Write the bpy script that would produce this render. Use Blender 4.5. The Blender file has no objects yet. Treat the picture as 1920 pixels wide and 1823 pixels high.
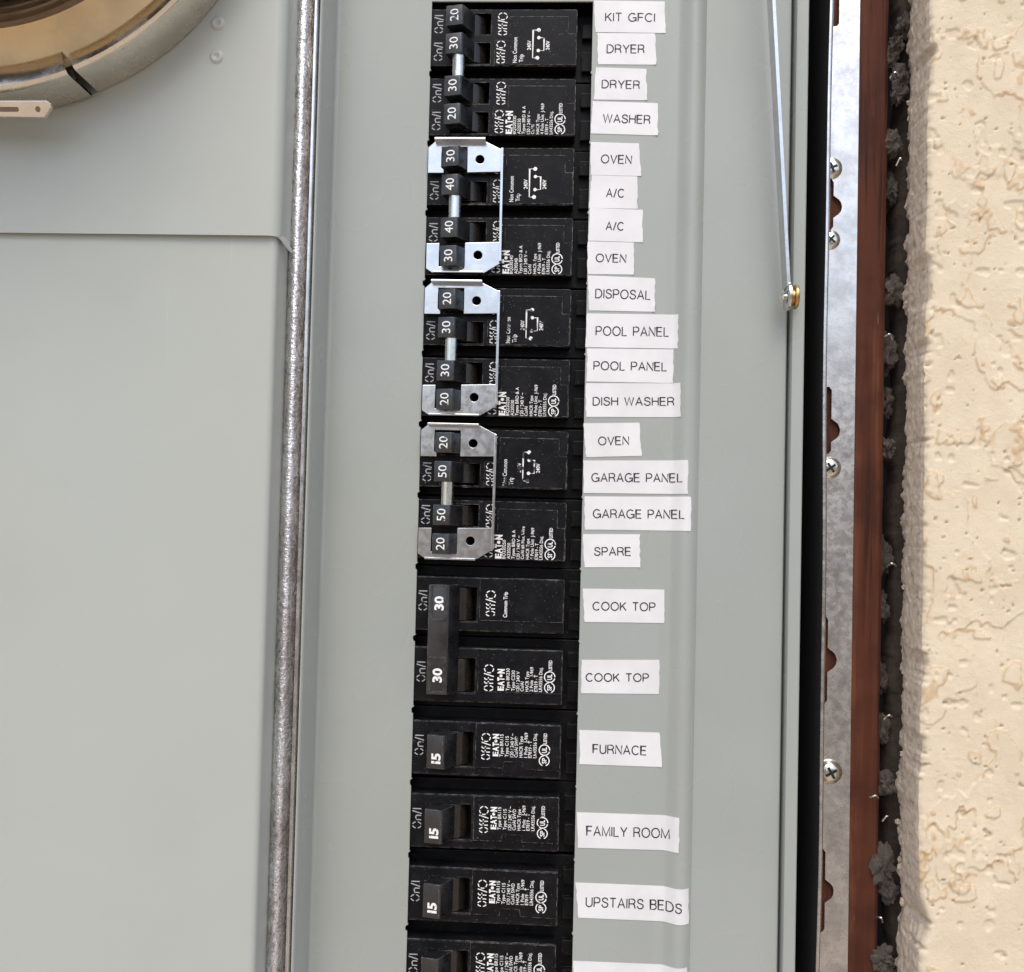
import bpy, bmesh, math, random
import numpy as np
from mathutils import Vector, Matrix, noise as mnoise

# ------------------------------------------------------------------ scene, camera, light
S = bpy.context.scene
COL = S.collection
MM = 0.001
rnd = random.Random(7)

# camera: a phone held about 36 cm in front of the breakers, rolled a little
f_px, W_px, H_px = 1921.0, 1920.0, 1823.0
cam_pos = Vector((50.69, -363.09, -186.08)) * MM
p_, y_, r_ = (math.radians(a) for a in (-1.887, 2.756, 1.372))
base = Matrix(((1, 0, 0), (0, 0, -1), (0, 1, 0)))
Rx = Matrix(((1, 0, 0), (0, math.cos(p_), -math.sin(p_)), (0, math.sin(p_), math.cos(p_))))
Ry = Matrix(((math.cos(y_), 0, math.sin(y_)), (0, 1, 0), (-math.sin(y_), 0, math.cos(y_))))
Rz = Matrix(((math.cos(r_), -math.sin(r_), 0), (math.sin(r_), math.cos(r_), 0), (0, 0, 1)))
w2c = Rz @ Rx @ Ry @ base                       # rows: right, down, forward
right, down, fwd = (Vector(w2c[i]) for i in range(3))
cam = bpy.data.cameras.new('camera'); cam_o = bpy.data.objects.new('camera', cam); COL.objects.link(cam_o)
m = Matrix((right, -down, -fwd)).transposed().to_4x4(); m.translation = cam_pos
cam_o.matrix_world = m
cam.sensor_fit = 'HORIZONTAL'; cam.sensor_width = 36.0; cam.lens = 36.0 * f_px / W_px
cam.clip_start = 0.005; cam.clip_end = 500.0
S.camera = cam_o

SUN_EL, SUN_AZ = math.radians(56), math.radians(3)     # azimuth measured from straight out of the wall, minus = to the left
sun_dir = Vector((math.sin(SUN_AZ) * math.cos(SUN_EL), -math.cos(SUN_AZ) * math.cos(SUN_EL), math.sin(SUN_EL)))
world = bpy.data.worlds.new('World'); S.world = world; world.use_nodes = True
wn = world.node_tree.nodes; wl = world.node_tree.links
sky = wn.new('ShaderNodeTexSky'); sky.sky_type = 'NISHITA'; sky.sun_disc = False
sky.sun_elevation = SUN_EL; sky.sun_rotation = math.atan2(sun_dir.x, sun_dir.y)
sky.air_density = 1.0; sky.dust_density = 2.5; sky.ozone_density = 1.0
wn['Background'].inputs['Strength'].default_value = 0.15
wl.new(sky.outputs['Color'], wn['Background'].inputs['Color'])
sun = bpy.data.lights.new('sun', 'SUN'); sun.energy = 1.3; sun.angle = math.radians(44); sun.color = (1.0, 0.95, 0.87)
sun_o = bpy.data.objects.new('sun', sun); COL.objects.link(sun_o)
sun_o.rotation_euler = (-sun_dir).to_track_quat('-Z', 'Y').to_euler(); sun_o.location = (0, -2, 3)
vs = S.view_settings
vs.view_transform = 'Standard'; vs.look = 'None'; vs.gamma = 1.0; vs.use_curve_mapping = False
vs.exposure = 0.52

# ------------------------------------------------------------------ materials
def new_mat(name):
    mt = bpy.data.materials.new(name); mt.use_nodes = True
    nt = mt.node_tree
    return mt, nt.nodes, nt.links, nt.nodes['Principled BSDF']

def node(N, t, **kw):
    n = N.new(t)
    for k, v in kw.items(): setattr(n, k, v)
    return n

def noise_tex(N, L, scale, detail=4, rough=0.55, stretch=None, coord='Object', dist=0.0):
    tc = N.new('ShaderNodeTexCoord'); mp = N.new('ShaderNodeMapping')
    L.new(tc.outputs[coord], mp.inputs['Vector'])
    if stretch: mp.inputs['Scale'].default_value = stretch
    oi = N.new('ShaderNodeObjectInfo'); vm = N.new('ShaderNodeVectorMath'); vm.operation = 'SCALE'; vm.inputs[0].default_value = (3.1, 1.7, 2.3)
    L.new(oi.outputs['Random'], vm.inputs['Scale']); L.new(vm.outputs['Vector'], mp.inputs['Location'])
    n = N.new('ShaderNodeTexNoise'); n.inputs['Scale'].default_value = scale
    n.inputs['Detail'].default_value = detail; n.inputs['Roughness'].default_value = rough
    n.inputs['Distortion'].default_value = dist
    L.new(mp.outputs['Vector'], n.inputs['Vector'])
    return n

def ramp(N, L, src, stops):
    r = N.new('ShaderNodeValToRGB'); r.color_ramp.interpolation = 'EASE'; e = r.color_ramp.elements
    while len(e) < len(stops): e.new(0.5)
    for el, (pos, c) in zip(e, stops):
        el.position = pos; el.color = (c, c, c, 1) if isinstance(c, (int, float)) else (*c, 1)
    L.new(src, r.inputs['Fac'])
    return r

def mix(N, L, fac, a, b):
    mx = N.new('ShaderNodeMix'); mx.data_type = 'RGBA'
    if isinstance(fac, (int, float)): mx.inputs['Factor'].default_value = fac
    else: L.new(fac, mx.inputs['Factor'])
    for key, v in (('A', a), ('B', b)):
        s = [i for i in mx.inputs if i.name == key and i.type == 'RGBA'][0]
        if isinstance(v, tuple): s.default_value = (*v, 1)
        else: L.new(v, s)
    return [o for o in mx.outputs if o.type == 'RGBA'][0]

def bump(N, L, B, src, dist, strength=1.0):
    b = N.new('ShaderNodeBump'); b.inputs['Distance'].default_value = dist; b.inputs['Strength'].default_value = strength
    L.new(src, b.inputs['Height']); L.new(b.outputs['Normal'], B.inputs['Normal'])
    return b

def edge_mask(N, L, radius, lo, hi):
    """white on convex edges, from the bevel node"""
    bv = N.new('ShaderNodeBevel'); bv.samples = 4; bv.inputs['Radius'].default_value = radius
    g = N.new('ShaderNodeNewGeometry')
    d = N.new('ShaderNodeVectorMath'); d.operation = 'DOT_PRODUCT'
    L.new(bv.outputs['Normal'], d.inputs[0]); L.new(g.outputs['Normal'], d.inputs[1])
    mr = N.new('ShaderNodeMapRange'); mr.inputs['From Min'].default_value = hi; mr.inputs['From Max'].default_value = lo
    L.new(d.outputs['Value'], mr.inputs['Value'])
    return mr.outputs['Result']

def mul(N, L, a, b):
    n = N.new('ShaderNodeMath'); n.operation = 'MULTIPLY'
    L.new(a, n.inputs[0])
    if isinstance(b, (int, float)): n.inputs[1].default_value = b
    else: L.new(b, n.inputs[1])
    return n.outputs[0]

def mat_paint(name, c, rough=0.38, smudge=0.10):
    mt, N, L, B = new_mat(name)
    n1 = noise_tex(N, L, 22, 2, 0.5)
    r1 = ramp(N, L, n1.outputs['Fac'], [(0.2, 0.0), (0.8, 1.0)])
    dk = tuple(v * (1 - smudge) for v in c)
    col = mix(N, L, r1.outputs['Color'], dk, c)
    n5 = noise_tex(N, L, 9, 2, 0.5)
    r5 = ramp(N, L, n5.outputs['Fac'], [(0.25, 0.0), (0.80, 1.0)])
    col = mix(N, L, mul(N, L, r5.outputs['Color'], 0.30), col, (c[0] * 0.93, c[1] * 0.88, c[2] * 0.74))
    n6 = noise_tex(N, L, 30, 3, 0.6)
    r6 = ramp(N, L, n6.outputs['Fac'], [(0.45, 0.0), (0.90, 1.0)])
    col = mix(N, L, mul(N, L, r6.outputs['Color'], 0.16), col, tuple(v * 0.70 for v in c))
    n7 = noise_tex(N, L, 260, 2, 0.5, (1.0, 1.0, 0.05))
    r7 = ramp(N, L, n7.outputs['Fac'], [(0.74, 0.0), (0.78, 1.0)])
    col = mix(N, L, mul(N, L, r7.outputs['Color'], 0.16), col, tuple(min(1, v * 1.35) for v in c))
    n3 = noise_tex(N, L, 700, 2, 0.5)
    r3 = ramp(N, L, n3.outputs['Fac'], [(0.76, 0.0), (0.80, 1.0)])
    f3 = mul(N, L, r3.outputs['Color'], 0.35)
    col = mix(N, L, f3, col, tuple(v * 0.55 for v in c))
    L.new(col, B.inputs['Base Color'])
    n4 = noise_tex(N, L, 30, 2, 0.5)
    rr = ramp(N, L, n4.outputs['Fac'], [(0.15, rough - 0.06), (0.85, rough + 0.10)])
    L.new(rr.outputs['Color'], B.inputs['Roughness'])
    n2 = noise_tex(N, L, 1500, 2, 0.5)
    bump(N, L, B, n2.outputs['Fac'], 0.00004, 0.35)
    return mt

def mat_plastic(name, c=(0.0055, 0.0055, 0.0065), rough=0.36, wear=0.62, dust=0.5, spec=0.14):
    mt, N, L, B = new_mat(name)
    B.inputs['Specular IOR Level'].default_value = spec
    n1 = noise_tex(N, L, 160, 5, 0.65)
    r1 = ramp(N, L, n1.outputs['Fac'], [(0.42, 0.0), (0.75, 1.0)])
    col = mix(N, L, mul(N, L, r1.outputs['Color'], 0.5), c, tuple(v * 1.9 + 0.006 for v in c))
    n2 = noise_tex(N, L, 2200, 1, 0.4)
    r2 = ramp(N, L, n2.outputs['Fac'], [(0.745, 0.0), (0.775, 1.0)])
    col = mix(N, L, mul(N, L, r2.outputs['Color'], dust), col, (0.32, 0.30, 0.27))
    em = edge_mask(N, L, 0.00045, 0.93, 0.998)
    n3 = noise_tex(N, L, 420, 4, 0.7)
    r3 = ramp(N, L, n3.outputs['Fac'], [(0.40, 0.0), (0.66, 1.0)])
    wm = mul(N, L, mul(N, L, em, r3.outputs['Color']), wear)
    col = mix(N, L, wm, col, (0.42, 0.40, 0.36))
    L.new(col, B.inputs['Base Color'])
    rr = ramp(N, L, n1.outputs['Fac'], [(0.3, rough - 0.06), (0.7, rough + 0.12)])
    L.new(rr.outputs['Color'], B.inputs['Roughness'])
    n4 = noise_tex(N, L, 1800, 2, 0.5)
    bump(N, L, B, n4.outputs['Fac'], 0.00003, 0.3)
    return mt

def mat_metal(name, c, rough=0.3, spread=0.1, scale=150, stretch=None, bumpd=0.00003, dark=0.6, metallic=1.0):
    mt, N, L, B = new_mat(name)
    B.inputs['Metallic'].default_value = metallic
    n1 = noise_tex(N, L, scale, 5, 0.65, stretch)
    r1 = ramp(N, L, n1.outputs['Fac'], [(0.3, 0.0), (0.65, 1.0)])
    L.new(mix(N, L, r1.outputs['Color'], tuple(v * dark for v in c), c), B.inputs['Base Color'])
    n2 = noise_tex(N, L, scale * 3, 3, 0.6, stretch)
    rr = ramp(N, L, n2.outputs['Fac'], [(0.3, max(0.05, rough - spread)), (0.7, rough + spread)])
    L.new(rr.outputs['Color'], B.inputs['Roughness'])
    n3 = noise_tex(N, L, scale * 5, 3, 0.6, stretch)
    bump(N, L, B, n3.outputs['Fac'], bumpd, 0.5)
    return mt

def mat_plain(name, c, rough=0.5, metallic=0.0, worn=None):
    mt, N, L, B = new_mat(name)
    B.inputs['Roughness'].default_value = rough; B.inputs['Metallic'].default_value = metallic
    n = noise_tex(N, L, 500, 3, 0.6)
    if worn: r = ramp(N, L, n.outputs['Fac'], [(worn, 0.0), (worn + 0.10, 1.0)]); lo = (0.03, 0.03, 0.03)
    else: r = ramp(N, L, n.outputs['Fac'], [(0.25, 0.0), (0.6, 1.0)]); lo = tuple(v * 0.86 for v in c)
    L.new(mix(N, L, r.outputs['Color'], lo, c), B.inputs['Base Color'])
    return mt

M = {}
M['cover'] = mat_paint('cover grey enamel', (0.350, 0.375, 0.352), 0.26, 0.06)
M['left'] = mat_paint('meter side grey enamel', (0.415, 0.440, 0.405), 0.40, 0.03)
M['black'] = mat_plastic('black breaker plastic')
M['black2'] = mat_plastic('black breaker base plastic', (0.005, 0.005, 0.0055), 0.42, 0.12, 0.35)
M['toggle'] = mat_plastic('black toggle plastic', (0.0075, 0.0078, 0.009), 0.28, 0.40, 0.15, 0.9)
M['drum'] = mat_plastic('worn brown black toggle drum', (0.016, 0.013, 0.010), 0.20, 0.15, 0.1, 0.5)
M['print'] = mat_plain('white print', (0.82, 0.82, 0.80), 0.55, worn=0.30)
M['print_worn'] = mat_plain('scuffed white print', (0.78, 0.78, 0.76), 0.55, worn=0.42)
M['mould'] = mat_plain('pale moulded lettering', (0.40, 0.40, 0.42), 0.5, worn=0.30)
M['ink'] = mat_plain('black label ink', (0.012, 0.012, 0.013), 0.5)
M['steel'] = mat_metal('bright zinc steel', (0.66, 0.67, 0.68), 0.20, 0.07, 120, dark=0.86)
M['pin'] = mat_metal('pin steel', (0.78, 0.77, 0.72), 0.25, 0.06, 200, dark=0.85)
M['flange'] = mat_metal('galvanised flange', (0.74, 0.72, 0.69), 0.27, 0.09, 130, dark=0.74)
M['brass'] = mat_metal('brass', (0.62, 0.39, 0.15), 0.30, 0.08, 200, dark=0.7)
M['zincy'] = mat_metal('yellow zinc screw', (0.82, 0.80, 0.70), 0.18, 0.05, 200, dark=0.85)
M['ringm'] = mat_metal('meter ring steel', (0.80, 0.74, 0.64), 0.24, 0.08, 60, dark=0.88, bumpd=0.00001)
M['gap'] = mat_plain('black gasket', (0.006, 0.006, 0.007), 0.7)  # deep shade of gaps and recesses, painted as a near-black colour
M['amber'] = mat_metal('amber meter base', (0.86, 0.64, 0.35), 0.40, 0.10, 50, dark=0.80, metallic=0.0)
M['darkring'] = mat_plain('brown meter gasket', (0.20, 0.135, 0.085), 0.5)
M['ribs'] = mat_plain('pale tan meter body', (0.85, 0.72, 0.50), 0.45)

def mat_galv():
    mt, N, L, B = new_mat('drawn galvanised channel')
    B.inputs['Metallic'].default_value = 1.0
    n1 = noise_tex(N, L, 900, 4, 0.75, (1.0, 1.0, 0.55))
    r1 = ramp(N, L, n1.outputs['Fac'], [(0.34, (0.42, 0.40, 0.40)), (0.56, (0.95, 0.95, 0.96))])
    n0 = noise_tex(N, L, 60, 3, 0.6)
    r0 = ramp(N, L, n0.outputs['Fac'], [(0.35, (0.62, 0.55, 0.52)), (0.65, (1, 1, 1))])
    mm = N.new('ShaderNodeMix'); mm.data_type = 'RGBA'; mm.blend_type = 'MULTIPLY'; mm.inputs[0].default_value = 0.6
    L.new(r1.outputs['Color'], mm.inputs[6]); L.new(r0.outputs['Color'], mm.inputs[7])
    L.new(mm.outputs[2], B.inputs['Base Color'])
    rr = ramp(N, L, n1.outputs['Fac'], [(0.3, 0.42), (0.7, 0.18)])
    L.new(rr.outputs['Color'], B.inputs['Roughness'])
    n2 = noise_tex(N, L, 700, 3, 0.7, (1.0, 1.0, 1.6))
    bump(N, L, B, n2.outputs['Fac'], 0.00038, 1.0)
    return mt
M['galv'] = mat_galv()

def mat_paper():
    mt, N, L, B = new_mat('glossy white label tape')
    n = noise_tex(N, L, 60, 4, 0.6)
    r = ramp(N, L, n.outputs['Fac'], [(0.3, 0.0), (0.7, 1.0)])
    L.new(mix(N, L, r.outputs['Color'], (0.67, 0.67, 0.67), (0.74, 0.74, 0.74)), B.inputs['Base Color'])
    B.inputs['Roughness'].default_value = 0.34
    n2 = noise_tex(N, L, 130, 3, 0.5)
    bump(N, L, B, n2.outputs['Fac'], 0.0002, 0.25)
    return mt
M['paper'] = mat_paper()

def mat_wood():
    mt, N, L, B = new_mat('redwood stud')
    n = noise_tex(N, L, 260, 6, 0.65, (1.0, 1.0, 0.035), dist=0.6)
    r = ramp(N, L, n.outputs['Fac'], [(0.28, (0.022, 0.007, 0.004)), (0.48, (0.085, 0.026, 0.013)), (0.72, (0.150, 0.055, 0.027))])
    n3 = noise_tex(N, L, 45, 4, 0.6)
    r3 = ramp(N, L, n3.outputs['Fac'], [(0.40, 0.0), (0.68, 1.0)])
    col = mix(N, L, mul(N, L, r3.outputs['Color'], 0.65), r.outputs['Color'], (0.040, 0.012, 0.007))
    n4 = noise_tex(N, L, 420, 3, 0.6, (1.0, 1.0, 0.12))
    r4 = ramp(N, L, n4.outputs['Fac'], [(0.70, 0.0), (0.78, 1.0)])
    col = mix(N, L, mul(N, L, r4.outputs['Color'], 0.55), col, (0.30, 0.20, 0.15))
    L.new(col, B.inputs['Base Color']); B.inputs['Roughness'].default_value = 0.7; B.inputs['Specular IOR Level'].default_value = 0.2
    bump(N, L, B, n.outputs['Fac'], 0.0006, 0.6)
    return mt
M['wood'] = mat_wood()

def mat_stucco():
    mt, N, L, B = new_mat('cream painted stucco')
    n = noise_tex(N, L, 55, 5, 0.6)
    r = ramp(N, L, n.outputs['Fac'], [(0.3, (0.655, 0.555, 0.405)), (0.7, (0.73, 0.63, 0.465))])
    n2 = noise_tex(N, L, 520, 3, 0.6)
    r2 = ramp(N, L, n2.outputs['Fac'], [(0.735, 0.0), (0.765, 1.0)])
    col = mix(N, L, mul(N, L, r2.outputs['Color'], 0.75), r.outputs['Color'], (0.20, 0.13, 0.07))
    n3 = noise_tex(N, L, 120, 5, 0.7)
    r3 = ramp(N, L, n3.outputs['Fac'], [(0.62, 0.0), (0.74, 1.0)])
    col = mix(N, L, mul(N, L, r3.outputs['Color'], 0.5), col, (0.60, 0.43, 0.23))
    at = N.new('ShaderNodeAttribute'); at.attribute_name = 'stain'
    col = mix(N, L, mul(N, L, at.outputs['Fac'], 0.62), col, (0.50, 0.30, 0.12))
    L.new(col, B.inputs['Base Color']); B.inputs['Roughness'].default_value = 0.65; B.inputs['Specular IOR Level'].default_value = 0.25
    n4 = noise_tex(N, L, 1300, 5, 0.75)
    bump(N, L, B, n4.outputs['Fac'], 0.0004, 0.6)
    return mt
M['stucco'] = mat_stucco()

def mat_mortar(name, c):
    mt, N, L, B = new_mat(name)
    n = noise_tex(N, L, 330, 6, 0.75)
    r = ramp(N, L, n.outputs['Fac'], [(0.28, tuple(v * 0.45 for v in c)), (0.5, c), (0.75, tuple(min(1, v * 1.35) for v in c))])
    L.new(r.outputs['Color'], B.inputs['Base Color']); B.inputs['Roughness'].default_value = 0.9
    n2 = noise_tex(N, L, 1100, 5, 0.7)
    bump(N, L, B, n2.outputs['Fac'], 0.0005, 0.8)
    return mt
M['mortar'] = mat_mortar('grey cut mortar', (0.66, 0.555, 0.43))
M['mortar2'] = mat_mortar('dirty mortar lumps', (0.085, 0.070, 0.058))  # same mortar shader in a much darker tone
M['paperb'] = mat_mortar('torn brown building paper', (0.060, 0.045, 0.033))
M['earth'] = mat_mortar('tan dry ground', (0.56, 0.44, 0.325))

def mat_glass():
    mt, N, L, B = new_mat('clear meter glass')
    out = N['Material Output']; tr = N.new('ShaderNodeBsdfTransparent'); gl = N.new('ShaderNodeBsdfGlossy'); mx = N.new('ShaderNodeMixShader'); fr = N.new('ShaderNodeFresnel')
    tr.inputs['Color'].default_value = (0.97, 0.94, 0.88, 1); gl.inputs['Roughness'].default_value = 0.05; fr.inputs['IOR'].default_value = 1.35
    L.new(fr.outputs['Fac'], mx.inputs['Fac']); L.new(tr.outputs['BSDF'], mx.inputs[1]); L.new(gl.outputs['BSDF'], mx.inputs[2])
    L.new(mx.outputs['Shader'], out.inputs['Surface'])
    return mt
M['glass'] = mat_glass()

# ------------------------------------------------------------------ builders (coordinates in millimetres)
def link(name, me, mat, parent=None, loc=None, smooth=None):
    o = bpy.data.objects.new(name, me); COL.objects.link(o)
    if mat is not None and not me.materials: me.materials.append(M[mat])
    if parent is not None: o.parent = parent
    if loc: o.location = Vector(loc) * MM
    if smooth is not None:
        me.polygons.foreach_set('use_smooth', [True] * len(me.polygons))
        try: me.set_sharp_from_angle(angle=math.radians(smooth))
        except Exception: pass
    return o

def tag(o, label, cat, group=None):
    o['label'] = label; o['category'] = cat
    if group: o['group'] = group
    return o

def thing(name, loc, label, cat, group=None):
    o = bpy.data.objects.new(name, None); COL.objects.link(o); o.location = Vector(loc) * MM
    o.empty_display_size = 0.01
    return tag(o, label, cat, group)

def structure(o):
    o['kind'] = 'structure'; return o

def bm_mesh(bm, name='m'):
    bmesh.ops.recalc_face_normals(bm, faces=bm.faces[:])
    me = bpy.data.meshes.new(name); bm.to_mesh(me); bm.free()
    me.transform(Matrix.Scale(MM, 4))
    return me

def prism(bm, poly, a, b, axis='Y', bevel=0.0, seg=2):
    """polygon swept between a and b; axis Y: poly is (x,z); axis Z: poly is (x,y); axis X: poly is (y,z)"""
    def P(p, t):
        if axis == 'Y': return (p[0], t, p[1])
        if axis == 'Z': return (p[0], p[1], t)
        return (t, p[0], p[1])
    va = [bm.verts.new(P(p, a)) for p in poly]; vb = [bm.verts.new(P(p, b)) for p in poly]
    n = len(poly); fs = [bm.faces.new(va), bm.faces.new(vb[::-1])]
    for i in range(n):
        fs.append(bm.faces.new((va[i], vb[i], vb[(i + 1) % n], va[(i + 1) % n])))
    if bevel > 0:
        es = list({e for f in fs for e in f.edges})
        bmesh.ops.recalc_face_normals(bm, faces=fs)
        bmesh.ops.bevel(bm, geom=es, offset=bevel, segments=seg, profile=0.6, affect='EDGES', clamp_overlap=True)

def rect(x0, x1, z0, z1): return [(x0, z0), (x1, z0), (x1, z1), (x0, z1)]

def rrect(x0, x1, z0, z1, r, n=4):
    out = []
    for cx, cz, a0 in ((x1 - r, z1 - r, 0), (x0 + r, z1 - r, 90), (x0 + r, z0 + r, 180), (x1 - r, z0 + r, 270)):
        for i in range(n + 1):
            a = math.radians(a0 + 90 * i / n); out.append((cx + r * math.cos(a), cz + r * math.sin(a)))
    return out

def circle(cx, cz, r, n=24): return [(cx + r * math.cos(2 * math.pi * i / n), cz + r * math.sin(2 * math.pi * i / n)) for i in range(n)]

def box(bm, x0, x1, y0, y1, z0, z1, bevel=0.0, seg=2): prism(bm, rect(x0, x1, z0, z1), y0, y1, 'Y', bevel, seg)

def plate(outer, holes, y_front, thick, bevel=0.0):
    """flat plate facing -Y with holes, as a mesh in mm (unscaled bmesh)"""
    cu = bpy.data.curves.new('c', 'CURVE'); cu.dimensions = '2D'; cu.fill_mode = 'BOTH'; cu.extrude = thick / 2
    for poly in [outer] + holes:
        sp = cu.splines.new('POLY'); sp.points.add(len(poly) - 1); sp.use_cyclic_u = True
        for pt, (x, z) in zip(sp.points, poly): pt.co = (x, z, 0, 1)
    ob = bpy.data.objects.new('c', cu); me = bpy.data.meshes.new_from_object(ob)
    bpy.data.objects.remove(ob); bpy.data.curves.remove(cu)
    bm = bmesh.new(); bm.from_mesh(me); bpy.data.meshes.remove(me)
    bmesh.ops.remove_doubles(bm, verts=bm.verts[:], dist=1e-4)
    for v in bm.verts:
        x, y, z = v.co; v.co = (x, y_front + thick / 2 - z, y)
    bmesh.ops.recalc_face_normals(bm, faces=bm.faces[:])
    if bevel > 0:
        bmesh.ops.dissolve_limit(bm, angle_limit=0.01, verts=bm.verts[:], edges=bm.edges[:])
        es = [e for e in bm.edges if len(e.link_faces) == 2 and e.calc_face_angle(0) > 1.0]
        bmesh.ops.bevel(bm, geom=es, offset=bevel, segments=2, profile=0.6, affect='EDGES', clamp_overlap=True)
    return bm

def lathe(bm, prof, centre, axis, n=32, a0=0.0, a1=2 * math.pi):
    """profile of (radius, along) revolved about an axis ('X','Y','Z') through centre"""
    full = abs(a1 - a0 - 2 * math.pi) < 1e-6
    steps = n if full else n + 1
    rings = []
    for i in range(steps):
        a = a0 + (a1 - a0) * i / n; c, s = math.cos(a), math.sin(a); ring = []
        for r, t in prof:
            if axis == 'Y': p = (centre[0] + r * c, centre[1] + t, centre[2] + r * s)
            elif axis == 'X': p = (centre[0] + t, centre[1] + r * c, centre[2] + r * s)
            else: p = (centre[0] + r * c, centre[1] + r * s, centre[2] + t)
            ring.append(bm.verts.new(p))
        rings.append(ring)
    for i in range(n):
        A, Bq = rings[i], rings[(i + 1) % steps]
        for j in range(len(prof) - 1):
            bm.faces.new((A[j], A[j + 1], Bq[j + 1], Bq[j]))
    bmesh.ops.remove_doubles(bm, verts=bm.verts[:], dist=1e-4)

def sheet(bm, prof, z0, z1, nz=1):
    """open profile of (x,y) swept in z"""
    rows = [[bm.verts.new((x, y, z0 + (z1 - z0) * k / nz)) for x, y in prof] for k in range(nz + 1)]
    for a, b in zip(rows, rows[1:]):
        for j in range(len(prof) - 1): bm.faces.new((a[j], a[j + 1], b[j + 1], b[j]))

def tube(bm, pts, r, n=6):
    rings = []
    for i, p in enumerate(pts):
        d = Vector(pts[min(i + 1, len(pts) - 1)]) - Vector(pts[max(i - 1, 0)]); d.normalize()
        u = d.orthogonal().normalized(); v = d.cross(u)
        rings.append([bm.verts.new(Vector(p) + r * (math.cos(2 * math.pi * k / n) * u + math.sin(2 * math.pi * k / n) * v)) for k in range(n)])
    for a, b in zip(rings, rings[1:]):
        for k in range(n): bm.faces.new((a[k], a[(k + 1) % n], b[(k + 1) % n], b[k]))
    bm.faces.new(rings[0]); bm.faces.new(rings[-1][::-1])

def text_mesh(txt, offset=0.0, space=1.0, word=1.0, res=3):
    cu = bpy.data.curves.new('t', 'FONT'); cu.body = txt; cu.size = 1.0; cu.offset = offset
    cu.space_character = space; cu.space_word = word; cu.resolution_u = res
    ob = bpy.data.objects.new('t', cu); me = bpy.data.meshes.new_from_object(ob)
    bpy.data.objects.remove(ob); bpy.data.curves.remove(cu)
    v = np.array([q.co[:2] for q in me.vertices]) if len(me.vertices) else np.zeros((0, 2))
    f = [list(p.vertices) for p in me.polygons]; bpy.data.meshes.remove(me)
    return v, f
CAP = None
def cap_height():
    global CAP
    if CAP is None: v, _ = text_mesh('H'); CAP = v[:, 1].max()
    return CAP

class Flat:
    """flat printed marks on a surface facing -Y, collected as one mesh: u = reading direction"""
    def __init__(self): self.v = []; self.f = []
    def add(self, pts, faces):
        n = len(self.v); self.v += [tuple(p) for p in pts]; self.f += [[i + n for i in fc] for fc in faces]
    def text(self, txt, x, z, cap, up=True, length=None, offset=0.0, space=1.0, y=0.0, word=1.0):
        """baseline starts at (x,z); up=True: reads upwards, letters stand towards -X"""
        v, f = text_mesh(txt, offset, space, word)
        if not len(v): return
        s = cap / cap_height(); sx = s
        v = v - np.array([v[:, 0].min(), 0])
        if length: sx = length / v[:, 0].max()
        if up: P = [(x - q[1] * s, y, z + q[0] * sx) for q in v]
        else: P = [(x + q[0] * sx, y, z + q[1] * s) for q in v]
        self.add(P, f)
    def stroke(self, pts, w, y=0.0, closed=False):
        n = len(pts); L_, R_ = [], []
        for i in range(n):
            a = Vector(pts[(i - 1) % n] if (closed or i > 0) else pts[i]); b = Vector(pts[(i + 1) % n] if (closed or i < n - 1) else pts[i])
            d = (b - a).normalized(); nn = Vector((-d.y, d.x)); p = Vector(pts[i])
            k = 1.0
            if 0 < i < n - 1 or closed:
                d1 = (p - a).normalized(); k = 1 / max(0.5, Vector((-d1.y, d1.x)).dot(nn))
            L_.append(p + nn * w / 2 * k); R_.append(p - nn * w / 2 * k)
        P = [(q.x, y, q.y) for q in L_ + R_]
        m_ = n if closed else n - 1
        self.add(P, [[i, (i + 1) % n, n + (i + 1) % n, n + i] for i in range(m_)])
    def disc(self, x, z, r, y=0.0, n=12): self.add([(p[0], y, p[1]) for p in circle(x, z, r, n)], [list(range(n))])
    def mesh(self, yfun=None):
        V = self.v if yfun is None else [(p[0], p[1] + yfun(p[0]), p[2]) for p in self.v]
        me = bpy.data.meshes.new('marks'); me.from_pydata([Vector(p) * MM for p in V], [], self.f); me.update()
        return me

def arc(cx, cy, rx, ry, a0, a1, n=8):
    return [(cx + rx * math.cos(math.radians(a0 + (a1 - a0) * i / n)), cy + ry * math.sin(math.radians(a0 + (a1 - a0) * i / n))) for i in range(n + 1)]

def stencil(fl, word, x, z, h, length, w, y):
    """moulded stencil lettering 'On/I' or 'Off/O', reading upwards; h = letter height (towards -X), baseline at x"""
    g = []; H = 1.0
    def O(c, rx=0.34):
        for a0, a1 in ((15, 75), (105, 165), (195, 255), (285, 345)): g.append(arc(c, 0.5, rx, 0.5, a0, a1, 5))
    if word == 'On/I':
        O(0.36); g.append([(0.95, 0.0), (0.95, 0.62)]); g.append([(1.03, 0.56), (1.15, 0.64), (1.32, 0.63), (1.42, 0.52), (1.42, 0.0)])
        g.append([(1.62, -0.05), (1.92, 1.05)]); g.append([(2.15, 0.0), (2.15, 1.0)]); tot = 2.2
    else:
        O(0.30, 0.28)
        for c in (0.84, 1.26):
            g.append([(c, 0.0), (c, 0.44)]); g.append([(c, 0.66), (c, 0.80), (c + 0.07, 0.94), (c + 0.20, 0.97)])
            g.append([(c + 0.10, 0.55), (c + 0.24, 0.55)])
        g.append([(1.60, -0.05), (1.92, 1.05)])
        for i in range(5): g.append(arc(2.44, 0.5, 0.44, 0.5, 72 * i + 12, 72 * i + 62, 5))
        tot = 2.9
    s = length / tot
    for st in g: fl.stroke([(x - q[1] * h, z + q[0] * s) for q in st], w, y)

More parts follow.
